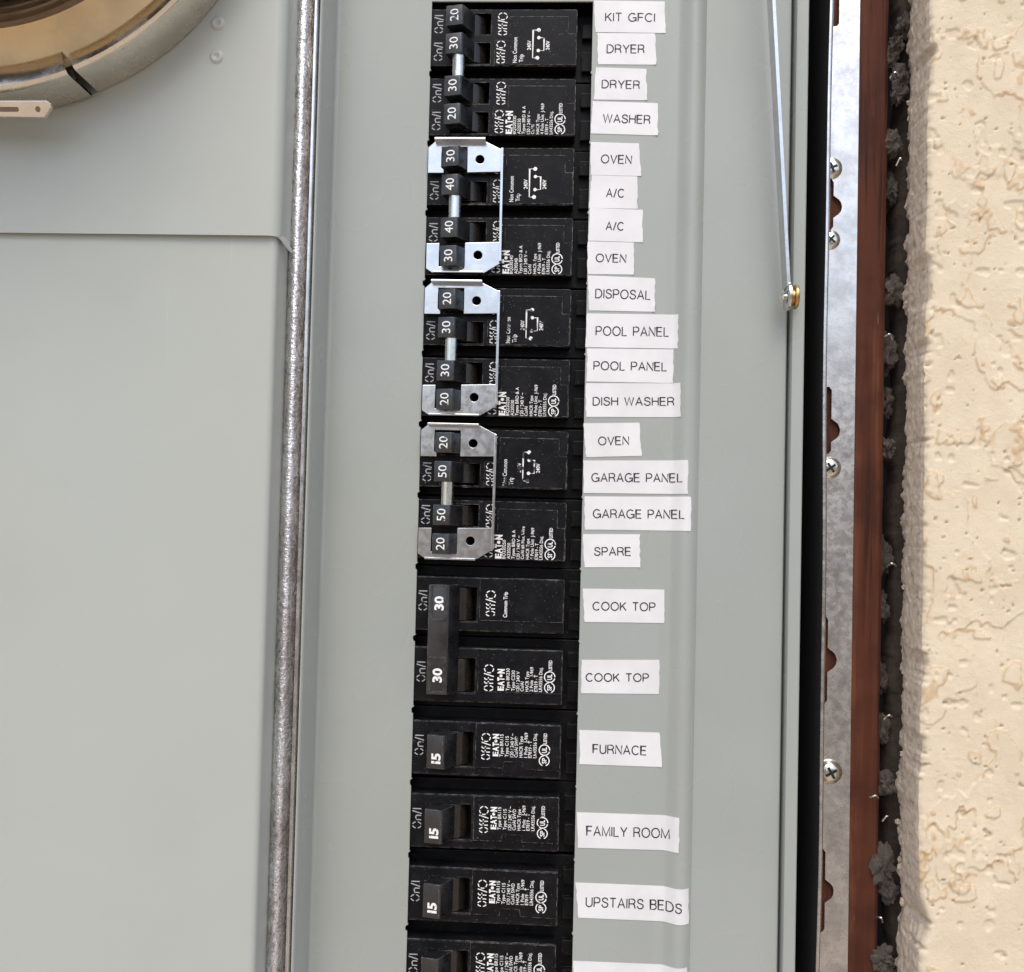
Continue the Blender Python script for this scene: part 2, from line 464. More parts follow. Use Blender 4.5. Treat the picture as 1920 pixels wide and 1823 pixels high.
def approved(fl, x, z, y, s=1.0):
    """two round approval marks and LISTED, reading upwards"""
    r = 1.75 * s
    for i in range(2):
        cz = z + r + i * (2 * r + 0.25)
        if i == 0:
            fl.stroke(arc(x, cz, r, r, 100, 250, 10), 0.34, y); fl.stroke(arc(x, cz, r, r, -70, 70, 10), 0.34, y)
            fl.text('SP', x + 0.75 * s, cz - 1.0 * s, 1.5 * s, True, 2.0 * s, 0.02, y=y)
        else:
            fl.stroke(arc(x, cz, r * 1.06, r * 1.06, 0, 345, 20), 0.36, y)
            fl.text('UL', x + 0.8 * s, cz - 1.0 * s, 1.6 * s, True, 2.0 * s, 0.03, y=y)
    fl.text('LISTED', x + 0.75 * s, z + 4 * r + 0.75, 1.15 * s, True, 3.6 * s, 0.018, y=y)

def eaton(fl, x, z, length, h, y):
    """block logo reading upwards: E A T dot N"""
    s = length / 8.7
    def poly(pts): fl.add([(x - b * h, y, z + a * s) for a, b in pts], [list(range(len(pts)))])
    poly([(0, 0), (0.75, 0), (0.95, 1), (0, 1)])
    poly([(0.86, 0.0), (1.75, 0.0), (1.8, 0.22), (0.90, 0.22)]); poly([(0.93, 0.40), (1.7, 0.40), (1.74, 0.6), (0.97, 0.6)]); poly([(1.0, 0.78), (1.7, 0.78), (1.74, 1.0), (1.04, 1.0)])
    fl.text('A', x, z + 1.9 * s, h, True, 1.9 * s, 0.04, y=y)
    fl.text('T', x, z + 3.9 * s, h, True, 1.5 * s, 0.05, y=y)
    fl.disc(x - h * 0.5, z + 5.95 * s, 0.62 * s, y, 10)
    fl.text('N', x, z + 6.9 * s, h, True, 1.8 * s, 0.06, y=y)

GL = {}
def build_glyphs():
    bowl = lambda x, y0, y1, r: [(x, y1)] + arc(x, (y0 + y1) / 2, r, (y1 - y0) / 2, 80, -80, 8) + [(x, y0)]
    GL.update({
        'A': (.68, [[(0, 0), (.34, 1), (.68, 0)], [(.13, .34), (.55, .34)]]),
        'B': (.58, [[(0, .53)] + bowl(.34, .53, 1, .21)[::-1] + [(0, 1), (0, 0)] + bowl(.34, 0, .53, .24)[::-1] + [(.05, .53)]]),
        'C': (.72, [arc(.38, .5, .38, .5, 42, 318, 22)]),
        'D': (.66, [[(0, 0), (0, 1)] + bowl(.26, 0, 1, .40) + [(0, 0)]]),
        'E': (.56, [[(.54, 1), (0, 1), (0, 0), (.56, 0)], [(0, .52), (.50, .52)]]),
        'F': (.52, [[(.52, 1), (0, 1), (0, 0)], [(0, .51), (.46, .51)]]),
        'G': (.77, [arc(.39, .5, .39, .5, 45, 335, 22), [(.42, .45), (.77, .45), (.77, .02)]]),
        'H': (.62, [[(0, 0), (0, 1)], [(.62, 0), (.62, 1)], [(0, .53), (.62, .53)]]),
        'I': (.02, [[(.01, 0), (.01, 1)]]),
        'K': (.60, [[(0, 0), (0, 1)], [(.57, 1), (0, .36)], [(.21, .59), (.60, 0)]]),
        'L': (.48, [[(0, 1), (0, 0), (.48, 0)]]),
        'M': (.76, [[(0, 0), (0, 1), (.38, .02), (.76, 1), (.76, 0)]]),
        'N': (.62, [[(0, 0), (0, 1), (.62, 0), (.62, 1)]]),
        'O': (.80, [arc(.40, .5, .40, .5, 0, 354, 30)]),
        'P': (.58, [[(0, 0), (0, 1)] + bowl(.33, .46, 1, .25) + [(0, .46)]]),
        'R': (.62, [[(0, 0), (0, 1)] + bowl(.34, .49, 1, .25) + [(0, .49)], [(.36, .48), (.50, .42), (.56, .30), (.58, .12), (.62, 0)]]),
        'S': (.60, [[(.57, .74), (.53, .90), (.40, .99), (.28, 1), (.14, .96), (.05, .85), (.05, .72), (.12, .61), (.28, .54), (.44, .49), (.56, .40), (.60, .28), (.56, .13), (.45, .03), (.30, 0), (.15, .03), (.04, .14), (0, .29)]]),
        'T': (.60, [[(0, 1), (.60, 1)], [(.30, 1), (.30, 0)]]),
        'U': (.60, [[(0, 1), (0, .32)] + arc(.30, .31, .30, .31, 190, 350, 10) + [(.60, .32), (.60, 1)]]),
        'V': (.64, [[(0, 1), (.32, 0), (.64, 1)]]),
        'W': (.92, [[(0, 1), (.23, 0), (.46, 1), (.69, 0), (.92, 1)]]),
        'Y': (.64, [[(0, 1), (.32, .45), (.64, 1)], [(.32, .45), (.32, 0)]]),
        '/': (.30, [[(0, -.04), (.30, 1.04)]])})
build_glyphs()

def label_text(fl, txt, length, cap, w):
    """thin label-tape capitals, from x=0 to length, baseline z=0"""
    x = 0; out = []
    for ch in txt:
        if ch == ' ': x += 0.52; continue
        gw, st = GL[ch]; out.append((x, st)); x += gw + 0.21
    tot = x - 0.21; s = length / tot; k = 0
    for gx, st in out:
        for poly in st:
            fl.stroke([((gx + p[0]) * s, p[1] * cap) for p in poly], w, -0.004 * (k % 4)); k += 1

# ------------------------------------------------------------------ the place: ground, panel cover, enclosure, wall
TOP, BOT = 150.0, -450.0

# ground in front of the wall, plus an unseen, made-up bank shaped to be mirrored in bright metal
bm = bmesh.new()
prof = [(2, -1.35), (-1.5, -1.35), (-2.2, -1.25), (-3.0, -0.7), (-3.6, 0.25), (-4.2, 0.62), (-6, 0.75), (-60, 1.0), (-300, 1.0)]
rows = []
for yy, zz in prof:
    rows.append([bm.verts.new((x * 1000, yy * 1000, (-1.35 + (zz + 1.35 + (0.06 * mnoise.noise((x, yy, 0)) if yy < -2 else 0)) * min(1, max(0, (x + 1.6) / 1.0))) * 1000)) for x in [-300, -60, -20, -10] + [i * 0.5 for i in range(-16, 17)] + [10, 20, 60, 300]])
for a, b in zip(rows, rows[1:]):
    for j in range(len(a) - 1): bm.faces.new((a[j], a[j + 1], b[j + 1], b[j]))
structure(link('ground', bm_mesh(bm), 'earth', smooth=60))

def bead(x):
    """relief of the cover's stiffening bead (mm, minus = towards the viewer)"""
    if x <= 88.8 or x >= 98.9: return 0.0
    if x < 94.6:
        t = (x - 88.8) / 5.8; return -2.9 * (t * t * (3 - 2 * t)) ** 0.85
    t = (98.9 - x) / 4.3; return -2.9 * (1 - (1 - t) ** 2.0) if t < 1 else -2.9

cover = thing('breaker_cover', (12, 0, -200), 'grey enamelled steel cover plate around the column of black breakers', 'cover')
OX, OZ = -12, 200
OPEN_W, OPEN_T, OPEN_B = 58.25, 0.9, -356.0
notch = []
pts = [(0.0, OPEN_T), (OPEN_W, OPEN_T)]
for k in range(1, 14):
    z = -25.4 * k; j = rnd.uniform(0.25, 0.6)
    pts += [(OPEN_W, z + 0.9), (OPEN_W - j, z + 0.5), (OPEN_W - j * 0.3, z), (OPEN_W + 0.25, z - 0.5), (OPEN_W, z - 0.9)]
pts += [(OPEN_W, OPEN_B), (0.0, OPEN_B)]
for k in range(13, 0, -1):
    z = -25.4 * k; j = rnd.uniform(0.3, 0.7)
    pts += [(0.0, z - 1.5), (-j, z - 1.0), (-j * 1.1, z + 0.4), (-0.1, z + 0.8), (0.35, z + 1.1), (0.0, z + 1.5)]
bm = plate(rect(-33.2, 86.0, BOT, TOP), [pts[::-1]], 0.0, 1.4)
for v in bm.verts: v.co.x += OX; v.co.z += OZ
o = link('face_plate', bm_mesh(bm), 'cover', cover)
bm = bmesh.new()
pr = [(86.0, 0.0), (88.0, 0.0)] + [(88.8 + i * 10.1 / 28, bead(88.8 + i * 10.1 / 28)) for i in range(29)] + [(100.0, 0.0), (104, 0.1), (110, 0.35), (116, 0.2), (122, 0.0), (127.6, 0.0), (128.6, 0.15), (129.1, 0.8), (129.2, 3.0), (129.2, 14.0)]
sheet(bm, [(x + OX, y) for x, y in pr], BOT + OZ, TOP + OZ)
link('stiffening_bead', bm_mesh(bm), 'cover', cover, smooth=40)
bm = bmesh.new()
pr = [(-33.2, 0.0), (-33.9, -0.15), (-34.35, -0.7), (-34.55, -1.6), (-34.75, -18.6), (-34.95, -19.5), (-35.35, -19.9), (-35.75, -19.9), (-35.9, -19.5), (-35.9, -2.0)]
sheet(bm, [(x + OX, y) for x, y in pr], BOT + OZ, TOP + OZ)
link('side_return', bm_mesh(bm), 'cover', cover, smooth=40)

# enclosure: lip, deep black gap, upstanding wall, mounting flange with its screws
enc = thing('panel_enclosure', (145, 6, -200), 'galvanised steel box edge with keyhole flange screwed to the wood stud', 'enclosure')
EX, EY, EZ = -145, -6, 200
bm = bmesh.new()
pr = [(130.0, 16), (130.0, -2.2), (130.2, -2.8), (130.8, -3.05), (132.6, -3.05), (133.2, -3.2), (133.9, -3.2), (134.25, -2.9), (134.3, -2.0), (134.3, 30)]
sheet(bm, [(x + EX, y + EY) for x, y in pr], BOT + EZ, TOP + EZ)
link('front_lip', bm_mesh(bm), 'cover', enc, smooth=40)
bm = bmesh.new(); box(bm, 128.4 + EX, 143 + EX, 34 + EY, 36 + EY, BOT + EZ, TOP + EZ)
link('gap_floor', bm_mesh(bm), 'gap', enc)  # black sheet standing in for the darkness deep in the gap
bm = bmesh.new()
nz = 120; A, Bv = [], []
def wob(z): return 0.42 * math.sin(z * 0.021 + 0.6) + 0.14 * math.sin(z * 0.057)
pr = [(140.9, 34), (140.55, -5.75), (140.65, -6.0), (140.95, -6.02), (141.45, -6.02), (141.6, -5.9), (142.15, -5.0), (142.2, 5.9)]
rows = [[bm.verts.new((x + wob(BOT + (TOP - BOT) * k / nz) * (1 if y < 0 else 0.4) + EX, y + EY, BOT + (TOP - BOT) * k / nz + EZ)) for x, y in pr] for k in range(nz + 1)]
for a, b in zip(rows, rows[1:]):
    for j in range(len(pr) - 1): bm.faces.new((a[j], a[j + 1], b[j + 1], b[j]))
me = bm_mesh(bm); me.materials.append(M['flange']); me.materials.append(M['gap'])
for p in me.polygons:
    if p.center.y > (2 + EY) * MM and p.center.x < (141.45 + EX) * MM: p.material_index = 1  # inner side of the steel wall painted black for the gap's shadow
link('side_wall', me, None, enc, smooth=50)
holes = []
def keyhole(zc, r, up, dn, xc=145.3, w=0.7):
    ho = []
    for i in range(11):                                        # right half of the circle, from lower to upper neck
        a = math.radians(-62 + 124 * i / 10); ho.append((xc + r * math.cos(a), zc + r * math.sin(a)))
    ho += [(xc + w, zc + r + 0.4), (xc + w, up - 1.2), (xc + w - 0.7, up - 0.3), (xc, up), (xc - 2.0, up), (xc - 2.0, dn), (xc, dn), (xc + w - 0.7, dn + 0.3), (xc + w, dn + 1.2), (xc + w, zc - r - 0.4)]
    return [(x + EX, z + EZ) for x, z in ho]
holes = [keyhole(18, 3.3, 30, -5.5, 144.2, 2.9), keyhole(-71.1, 3.7, -61.0, -79.5), keyhole(-151.6, 3.8, -136.0, -160, 145.6), keyhole(-233, 3.9, -217.5, -248.5, 145.4),
         keyhole(-313.7, 3.7, -299, -328, 145.6), keyhole(-395, 3.7, -380, -408)]
bm = plate([(x + EX, z + EZ) for x, z in rect(141.3, 154.5, BOT, TOP)], holes, 6.0 + EY, 1.3, 0.18)
link('mounting_flange', bm_mesh(bm), 'flange', enc)
def screw(x, z, r, dome, rot):
    bm = bmesh.new(); prof = [(0, -dome), (r * 0.35, -dome * 0.97), (r * 0.62, -dome * 0.8), (r * 0.78, -dome * 0.62), (r * 0.80, -dome * 0.50), (r * 0.97, -dome * 0.36), (r, -0.25), (r * 0.98, 0.02)]
    lathe(bm, prof, (0, 0, 0), 'Y', 28)
    s = link('screw', bm_mesh(bm), 'zincy', enc, (x + EX, -0.02, z + EZ), 55)
    bm = bmesh.new()
    for a in (rot, rot + 90):
        c, sn = math.cos(math.radians(a)), math.sin(math.radians(a)); L_, w = r * 0.50, r * 0.11
        yy = -dome * 0.985 - 0.03 - (0.0 if a == rot else 0.01)
        prism(bm, [(c * p - sn * q, sn * p + c * q) for p, q in ((-L_, -w), (L_, -w), (L_, w), (-L_, w))], yy, -dome * 0.6, 'Y')
    link('cross_recess', bm_mesh(bm), 'gap', s)
screw(145.0, -57.2, 3.9, 1.5, 20); screw(145.0, -83.1, 3.5, 1.4, 50); screw(146.0, -164.9, 3.9, 1.5, 35); screw(147.3, -272.0, 4.3, 2.6, 30)

# galvanised channel and lip between the meter side and the breaker side
chan = thing('galvanised_channel', (-42, -18, -200), 'sparkling rolled galvanised steel channel between meter covers and breaker cover', 'channel')
CX_, CY_, CZ_ = 42, 18, 200
bm = bmesh.new()
pr = [(-52, -13), (-46.8, -14.6), (-45.6, -15.4), (-45.0, -17.4), (-44.3, -18.9), (-43.2, -19.8), (-42.0, -20.1), (-41.2, -20.0), (-40.4, -19.4), (-39.7, -18.3), (-39.0, -16.6), (-38.3, -14.6), (-37.9, -10)]
sheet(bm, [(x + CX_, y + CY_) for x, y in pr], BOT + CZ_, TOP + CZ_)
link('rolled_bead', bm_mesh(bm), 'galv', chan, smooth=50)
bm = bmesh.new()
pr = [(-37.6, -8), (-37.6, -20.6), (-37.4, -20.95), (-36.7, -20.95), (-36.4, -20.6), (-36.4, -8)]
sheet(bm, [(x + CX_, y + CY_) for x, y in pr], BOT + CZ_, TOP + CZ_)
link('edge_lip', bm_mesh(bm), 'flange', chan, smooth=50)

# left covers
up_c = thing('meter_cover', (-140, -32, -90), 'upper grey sheet cover around the electric meter with two dimples', 'cover')
def left_cover(parent, z0, z1, yf, xr, org, R, lip=0.0):
    bm = bmesh.new()
    pr = [(-260, yf), (xr - R - 6, yf), (xr - R, yf + 0.05)] + [(xr - R + R * math.sin(math.radians(a)), yf + R - R * math.cos(math.radians(a)) + 0.05) for a in range(9, 82, 9)] + [(xr + 0.1, yf + R + 1), (xr + 0.6, -15.5)]
    z_up = z1
    sheet(bm, [(x - org[0], y - org[1]) for x, y in pr], z0 - org[2], z1 - org[2])
    # turned bottom / top edges give the sheet its thickness
    vs_ = [v for v in bm.verts if abs(v.co.z - (z0 - org[2])) < 1e-6]
    ret = bmesh.ops.extrude_edge_only(bm, edges=[e for e in bm.edges if all(abs(v.co.z - (z0 - org[2])) < 1e-6 for v in e.verts)])
    for v in [g for g in ret['geom'] if isinstance(g, bmesh.types.BMVert)]: v.co.y += 1.6; v.co.z += 0.3
    return link('front_sheet', bm_mesh(bm), 'left', parent, smooth=35)
left_cover(up_c, -94.2, TOP, -32.0, -44.2, (-140, -32, -90), 4.0)
lo_c = thing('lower_cover', (-140, -30, -440), 'plain lower grey sheet cover tucked under the meter cover edge', 'cover')
left_cover(lo_c, BOT, -93.0, -30.2, -45.3, (-140, -30, -440), 2.2)
bm = bmesh.new()                                      # flared tongue at the upper cover's lower right corner
prism(bm, [(-47.6, -94.0), (-46.0, -93.2), (-43.6, -93.2), (-41.6, -97.4), (-41.9, -98.0), (-42.6, -97.6), (-44.6, -94.7)], -30.6, -29.4, 'Y', 0.3)
for v in bm.verts:
    v.co.y += max(0, (v.co.x + 45.0)) * 2.2
    v.co.x += 140; v.co.y += 32; v.co.z += 90
link('corner_tongue', bm_mesh(bm), 'left', up_c, smooth=50)
for x, z in ((-67.1, -23.2), (-67.1, -34.4)):
    bm = bmesh.new(); lathe(bm, [(0, -0.15), (0.8, -0.35), (1.3, -0.75), (1.75, -0.7), (2.2, -0.2), (2.6, 0.05)], (0, 0, 0), 'Y', 20)
    link('dimple', bm_mesh(bm), 'left', up_c, (x + 140, 0, z + 90), 60)

# electric meter with its sealing ring
mtr = thing('electric_meter', (-140, -32, 36), 'round electric meter with amber base held by a steel sealing ring', 'meter')
bm = bmesh.new(); lathe(bm, [(84.5, -12.5), (82.5, -13.0), (80.0, -13.6), (74.0, -14.4), (70.0, -15.4), (69.0, -16.5)], (0, 0, 0), 'Y', 96)
link('amber_base', bm_mesh(bm), 'amber', mtr, smooth=50)
bm = bmesh.new(); lathe(bm, [(69.4, -15.5), (69.0, -17.2), (66.2, -18.4), (65.4, -17.0)], (0, 0, 0), 'Y', 96)
link('gasket', bm_mesh(bm), 'darkring', mtr, smooth=50)
bm = bmesh.new()                                      # ribbed body behind the glass
prof_r = []
n_r = 300
rings = []
for i in range(n_r):
    a = 2 * math.pi * i / n_r; rr = 65.4 - (1.1 if i % 2 else 0)
    rings.append([bm.verts.new((rr * math.cos(a), -16.8, rr * math.sin(a))), bm.verts.new((rr * 0.84 * math.cos(a), -40, rr * 0.84 * math.sin(a))), bm.verts.new((rr * 0.80 * math.cos(a), -41, rr * 0.80 * math.sin(a)))])
for i in range(n_r):
    A, Bq = rings[i], rings[(i + 1) % n_r]
    for j in range(2): bm.faces.new((A[j], A[j + 1], Bq[j + 1], Bq[j]))
bm.faces.new([r[2] for r in rings])
link('ribbed_body', bm_mesh(bm), 'ribs', mtr)
bm = bmesh.new(); lathe(bm, [(68.2, -17.9), (67.4, -51), (66.2, -55), (63, -57.6), (50, -59), (0, -60), (0, -58.8), (50, -57.8), (62.2, -56.4), (65, -54.2), (66.1, -51), (66.9, -18.0), (68.2, -17.9)], (0, 0, 0), 'Y', 96)
link('glass_dome', bm_mesh(bm), 'glass', mtr, smooth=40)
def ring_part(a0, a1, r0, prof, name, parent, n=90):
    bm = bmesh.new(); lathe(bm, prof, (0, 0, 0), 'Y', n, a0, a1)
    return link(name, bm_mesh(bm), 'ringm', parent, smooth=38)
rp = [(83.0, -12.0), (82.4, -15.5), (82.7, -16.3), (83.6, -16.9), (86.4, -17.9), (88.0, -18.0), (88.8, -17.4), (89.1, -16.4), (89.3, -2.0), (89.0, -0.2), (88.0, -0.2), (88.0, -11.0), (83.6, -11.6), (83.0, -12.0)]
gap_a = math.radians(-68.0)
rg = ring_part(gap_a, gap_a + math.radians(336), 0, rp, 'sealing_ring', mtr, 150)
rp2 = [(r - 0.9 if r < 86 else r + 0.9 * (1 if y < -1 else 1), y - 0.7) for r, y in rp]
ring_part(math.radians(-120), gap_a - math.radians(1.5), 0, rp2, 'clasp_end', rg, 30)
bm = bmesh.new()                                      # latch tab under the ring
T = [(-64, -92.0), (-14.6, -91.8), (-13.2, -92.6), (-13.2, -93.6), (-16.0, -96.6), (-64, -96.0)]
prism(bm, [(x + 38, z + 0.2) for x, z in T], -15.0, -13.4, 'Y', 0.25)
for v in bm.verts: v.co.y -= (v.co.z + 92.0) * 0.35
tb = link('latch_tab', bm_mesh(bm), 'ringm', rg)
bm = bmesh.new(); prism(bm, rrect(-4, 14.0, -94.9, -93.5, 0.6), -15.05, -14.9, 'Y')
for v in bm.verts: v.co.y -= (v.co.z + 92.0) * 0.35
link('slot', bm_mesh(bm), 'darkring', tb)
bm = bmesh.new(); prism(bm, circle(20.3, -94.1, 0.85, 16), -15.05, -14.9, 'Y')
for v in bm.verts: v.co.y -= (v.co.z + 92.0) * 0.35
link('hole', bm_mesh(bm), 'darkring', tb)

# wood stud
bm = bmesh.new()
nzz = 150; xs = [142.3 + i * (165.3 - 142.3) / 18 for i in range(19)]
grid = [[bm.verts.new((x + (0.35 * mnoise.noise((0, z * 0.05, 3)) if i == 18 else 0) - 152, 7.5 + 0.35 * mnoise.noise((x * 0.6, z * 0.012, 5)) + (1.0 if i == 18 else 0) - 20, z + 200)) for i, x in enumerate(xs)] for z in [BOT + (TOP - BOT) * k / nzz for k in range(nzz + 1)]]
for a, b in zip(grid, grid[1:]):
    for j in range(18): bm.faces.new((a[j], a[j + 1], b[j + 1], b[j]))
    c, d = a[18], b[18]
side = [bm.verts.new((g[18].co.x, 46 - 20, g[18].co.z)) for g in grid]
for k in range(nzz): bm.faces.new((grid[k][18], side[k], side[k + 1], grid[k + 1][18]))
stud = tag(link('wood_stud', bm_mesh(bm), 'wood', None, (152, 20, -200), 40), 'reddish brown rough wood stud beside the steel flange', 'stud')

# black backing and unseen end caps, added to keep stray light out
bm = bmesh.new(); box(bm, -270, 300, 60, 62, BOT - 10, TOP + 10); box(bm, -270, 300, -12, 60, TOP, TOP + 3); box(bm, -270, 300, -12, 60, BOT - 3, BOT)
structure(link('wall_cavity', bm_mesh(bm), 'gap'))

# ------------------------------------------------------------------ stucco wall: painted face and cut mortar edge
wall = thing('stucco_wall', (200, 8, -440), 'cream painted textured stucco wall with a rough cut grey edge', 'wall')
WX, WY, WZ = -200, -8, 440
rng = np.random.RandomState(4)
def vnoise(x, y, seed):
    """smooth value noise on arrays"""
    xi = np.floor(x).astype(int); yi = np.floor(y).astype(int); fx = x - xi; fy = y - yi
    fx = fx * fx * (3 - 2 * fx); fy = fy * fy * (3 - 2 * fy)
    def h(a, b):
        n = (a * 374761393 + b * 668265263 + seed * 982451653) & 0x7fffffff
        n = ((n ^ (n >> 13)) * 1274126177) & 0x7fffffff
        return ((n ^ (n >> 16)) & 0xffff) / 65535.0
    return (h(xi, yi) * (1 - fx) + h(xi + 1, yi) * fx) * (1 - fy) + (h(xi, yi + 1) * (1 - fx) + h(xi + 1, yi + 1) * fx) * fy
def fbm(x, y, seed, o=4, g=0.5):
    t = 0; a = 1; s = 0
    for i in range(o): t = t + a * vnoise(x * 2 ** i + 17 * i, y * 2 ** i + 31 * i, seed + i); s += a; a *= g
    return t / s
def sstep(a, b, x): t = np.clip((x - a) / (b - a), 0, 1); return t * t * (3 - 2 * t)
dz = 0.5
zs = np.arange(BOT, TOP + dz, dz); xs = np.concatenate([np.arange(171.2, 212, 0.45), np.arange(212, 245, 1.5)])
Xg, Zg = np.meshgrid(xs, zs)
wx = Xg + 5 * (fbm(Xg / 9, Zg / 9, 50) - 0.5); wz = Zg + 5 * (fbm(Xg / 9, Zg / 9, 60) - 0.5)
p1 = fbm(wx / 18, wz / 26, 3, 5)
lace = sstep(0.582, 0.594, p1) * (0.75 + 0.5 * fbm(Xg / 5, Zg / 5, 70, 3))          # raised ragged patches
rim = np.exp(-((p1 - 0.592) / 0.010) ** 2) * 0.16
p2 = fbm(wx / 6.5 + 40, wz / 6.5, 21, 3)
dab = sstep(0.70, 0.76, p2) * 0.34
pit = sstep(0.84, 0.90, fbm(Xg / 1.7, Zg / 1.7, 33, 2)) * 0.9
pit2 = sstep(0.74, 0.77, fbm(Xg / 4.5 + 9, Zg / 4.5, 37, 2)) * 0.5
und = 2.0 * (fbm(Xg / 40, Zg / 40, 90, 2) - 0.5)
fine = 0.16 * (fbm(Xg / 1.4, Zg / 1.4, 80, 3) - 0.5)
H = 0.27 * lace + rim + dab - pit - pit2 + und + fine
edge_x = 171.2 + 0.0 * zs
chip = 1.3 * sstep(0.55, 0.8, fbm(zs / 6, zs * 0 + 2, 11, 4)) + 0.7 * (fbm(zs / 2.2, zs * 0 + 5, 12, 3)) + 1.3 * (fbm(zs / 45, zs * 0 + 8, 13, 2) - 0.5)
chip = chip + 2.2 * np.exp(-((zs + 316) / 6.0) ** 2) + 0.9 * np.exp(-((zs + 27) / 9.0) ** 2)
falloff = np.exp(-(Xg - 171.2) / 0.9)
Xd = Xg + chip[:, None] * np.exp(-(Xg - 171.2) / 4.0)
Yd = -16.0 - H + falloff * (1.0 + 0.8 * chip[:, None])
def grid_mesh(X, Y, Z):
    n, m_ = X.shape
    V = np.stack([X, Y, Z], -1).reshape(-1, 3) * MM
    idx = np.arange(n * m_).reshape(n, m_)
    F = np.stack([idx[:-1, :-1], idx[:-1, 1:], idx[1:, 1:], idx[1:, :-1]], -1).reshape(-1, 4)
    me = bpy.data.meshes.new('g'); me.vertices.add(len(V)); me.vertices.foreach_set('co', V.ravel())
    me.loops.add(F.size); me.loops.foreach_set('vertex_index', F.ravel().astype(np.int32))
    me.polygons.add(len(F)); me.polygons.foreach_set('loop_start', np.arange(0, F.size, 4, dtype=np.int32))
    me.polygons.foreach_set('use_smooth', np.ones(len(F), dtype=bool))
    me.update(); me.validate(); return me
face_me = grid_mesh(Xd + WX, Yd + WY, Zg + WZ)
stain = np.exp(-((p1 - 0.586) / 0.010) ** 2) * sstep(0.42, 0.60, fbm(Xg / 8, Zg / 8, 140, 3)) + 0.8 * sstep(0.69, 0.73, p2) * (1 - sstep(0.75, 0.79, p2)) + 0.5 * pit
at_ = face_me.attributes.new('stain', 'FLOAT', 'POINT'); at_.data.foreach_set('value', np.clip(stain, 0, 1).ravel().astype(np.float32))
link('painted_face', face_me, 'stucco', wall)
t = np.linspace(0, 1, 44); T_, Z2 = np.meshgrid(t, zs)
x_front, y_front = Xd[:, :1], Yd[:, :1]
rough = fbm(T_ * 14, Z2 / 1.6, 41, 4) - 0.5
lump = fbm(T_ * 5, Z2 / 5.5, 44, 4) - 0.5
back = np.clip((T_ - 0.72) / 0.28, 0, 1)
Xe = x_front * (1 - T_) + 171.6 * T_ + 1.0 + 1.0 * rough * (0.25 + T_) * np.sin(np.clip(T_ * 8, 0, math.pi / 2)) - np.minimum(1, T_ * 8) * 1.0 + 1.6 * lump * (0.2 + 1.2 * back) * np.minimum(1, T_ * 6) - back * (4.2 * fbm(Z2 / 6, Z2 * 0 + 3, 46, 5, 0.65) - 3.4)
Xe[:, 0] = x_front[:, 0]
Ye = y_front * (1 - T_) + 9.0 * T_ + 0.8 * rough * np.minimum(1, T_ * 5)
Ye[:, 0] = y_front[:, 0]
Z2e = Z2 + 0.8 * lump * np.minimum(1, T_ * 5)
link('cut_edge', grid_mesh(Xe + WX, Ye + WY, Z2e + WZ), 'mortar', wall)
# ragged torn paper / scratch coat strip deeper in the gap
wN = 9
tt = np.linspace(0, 1, wN); TT, Z3 = np.meshgrid(tt, zs)
left = 169.9 + 4.2 * fbm(zs / 14, zs * 0, 101, 5, 0.55) - 1.5 + 2.2 * (fbm(zs / 30, zs * 0, 105, 2) - 0.5)
X3 = left[:, None] * (1 - TT) + 176 * TT
Y3 = 17 - 4 * (1 - (1 - TT) ** 2) + 2.0 * (fbm(Z3 / 4, TT * 3, 110, 3) - 0.5); Y3[:, 0] += 6
link('torn_paper', grid_mesh(X3 + WX, Y3 + WY, Z3 + WZ), 'paperb', wall)
def clump(x, y, z, sx, sy, sz, seed, matn='mortar2', name='mortar_lump'):
    bm = bmesh.new(); bmesh.ops.create_icosphere(bm, subdivisions=4, radius=1.0)
    for v in bm.verts:
        n = v.co.normalized(); d = 1 + 0.55 * mnoise.fractal(n * 1.6 + Vector((seed, seed * 2, 0)), 0.7, 2.1, 4) + 0.22 * mnoise.fractal(n * 5 + Vector((seed, 0, 3)), 0.6, 2.2, 4)
        v.co = Vector((n.x * sx * d, n.y * sy * d, n.z * sz * d))
    link(name, bm_mesh(bm), matn, wall, (x + WX, y + WY, z + WZ), 60)
for i, (x, y, z, a, b, c) in enumerate([(163.5, 10, -15, 3.0, 2.6, 3.6), (167.5, 9, -10, 2.6, 3, 3.0), (168.2, 7, -23, 2.6, 3, 4.2), (167.8, 7, -28.5, 2.6, 3, 4.0),
        (166.4, 9, -46.5, 3.4, 3, 4.2), (167.8, 10, -100, 3.4, 3, 5.0), (166.5, 14, -122, 3.5, 3, 7), (165.8, 9, -157, 2.7, 3, 3.6), (166.6, 15, -196, 3, 3, 6),
        (166.0, 13, -258, 3, 3, 5), (166.6, 8, -276.5, 3.2, 3, 3.6), (164.6, 8, -305, 4.4, 3.4, 6.5), (168.5, 9, -314, 3.0, 3, 4), (164.5, 8, -338, 5, 3.6, 4.6), (168, 9, -345, 3.6, 3, 5), (170, 8, -3, 2.4, 3, 4),
        (166, 15, -215, 3, 3, 5), (167.5, 14, -62, 2.6, 3, 5), (167, 15, -140, 2.6, 3, 5), (166.2, 15, -240, 2.6, 3, 5)]):
    clump(max(x, 165.2) + 1.3, y + 1.5, z, a, b, c, i * 3.7 + 1)
for i in range(26):                                   # small crumbs on the cut edge
    z = rnd.uniform(-345, 2); clump(172.4 + rnd.uniform(-0.5, 0.9), rnd.uniform(0, 8), z, rnd.uniform(0.6, 1.3), 1.0, rnd.uniform(0.7, 1.5), 50 + i * 1.3, 'mortar', 'mortar_crumb')
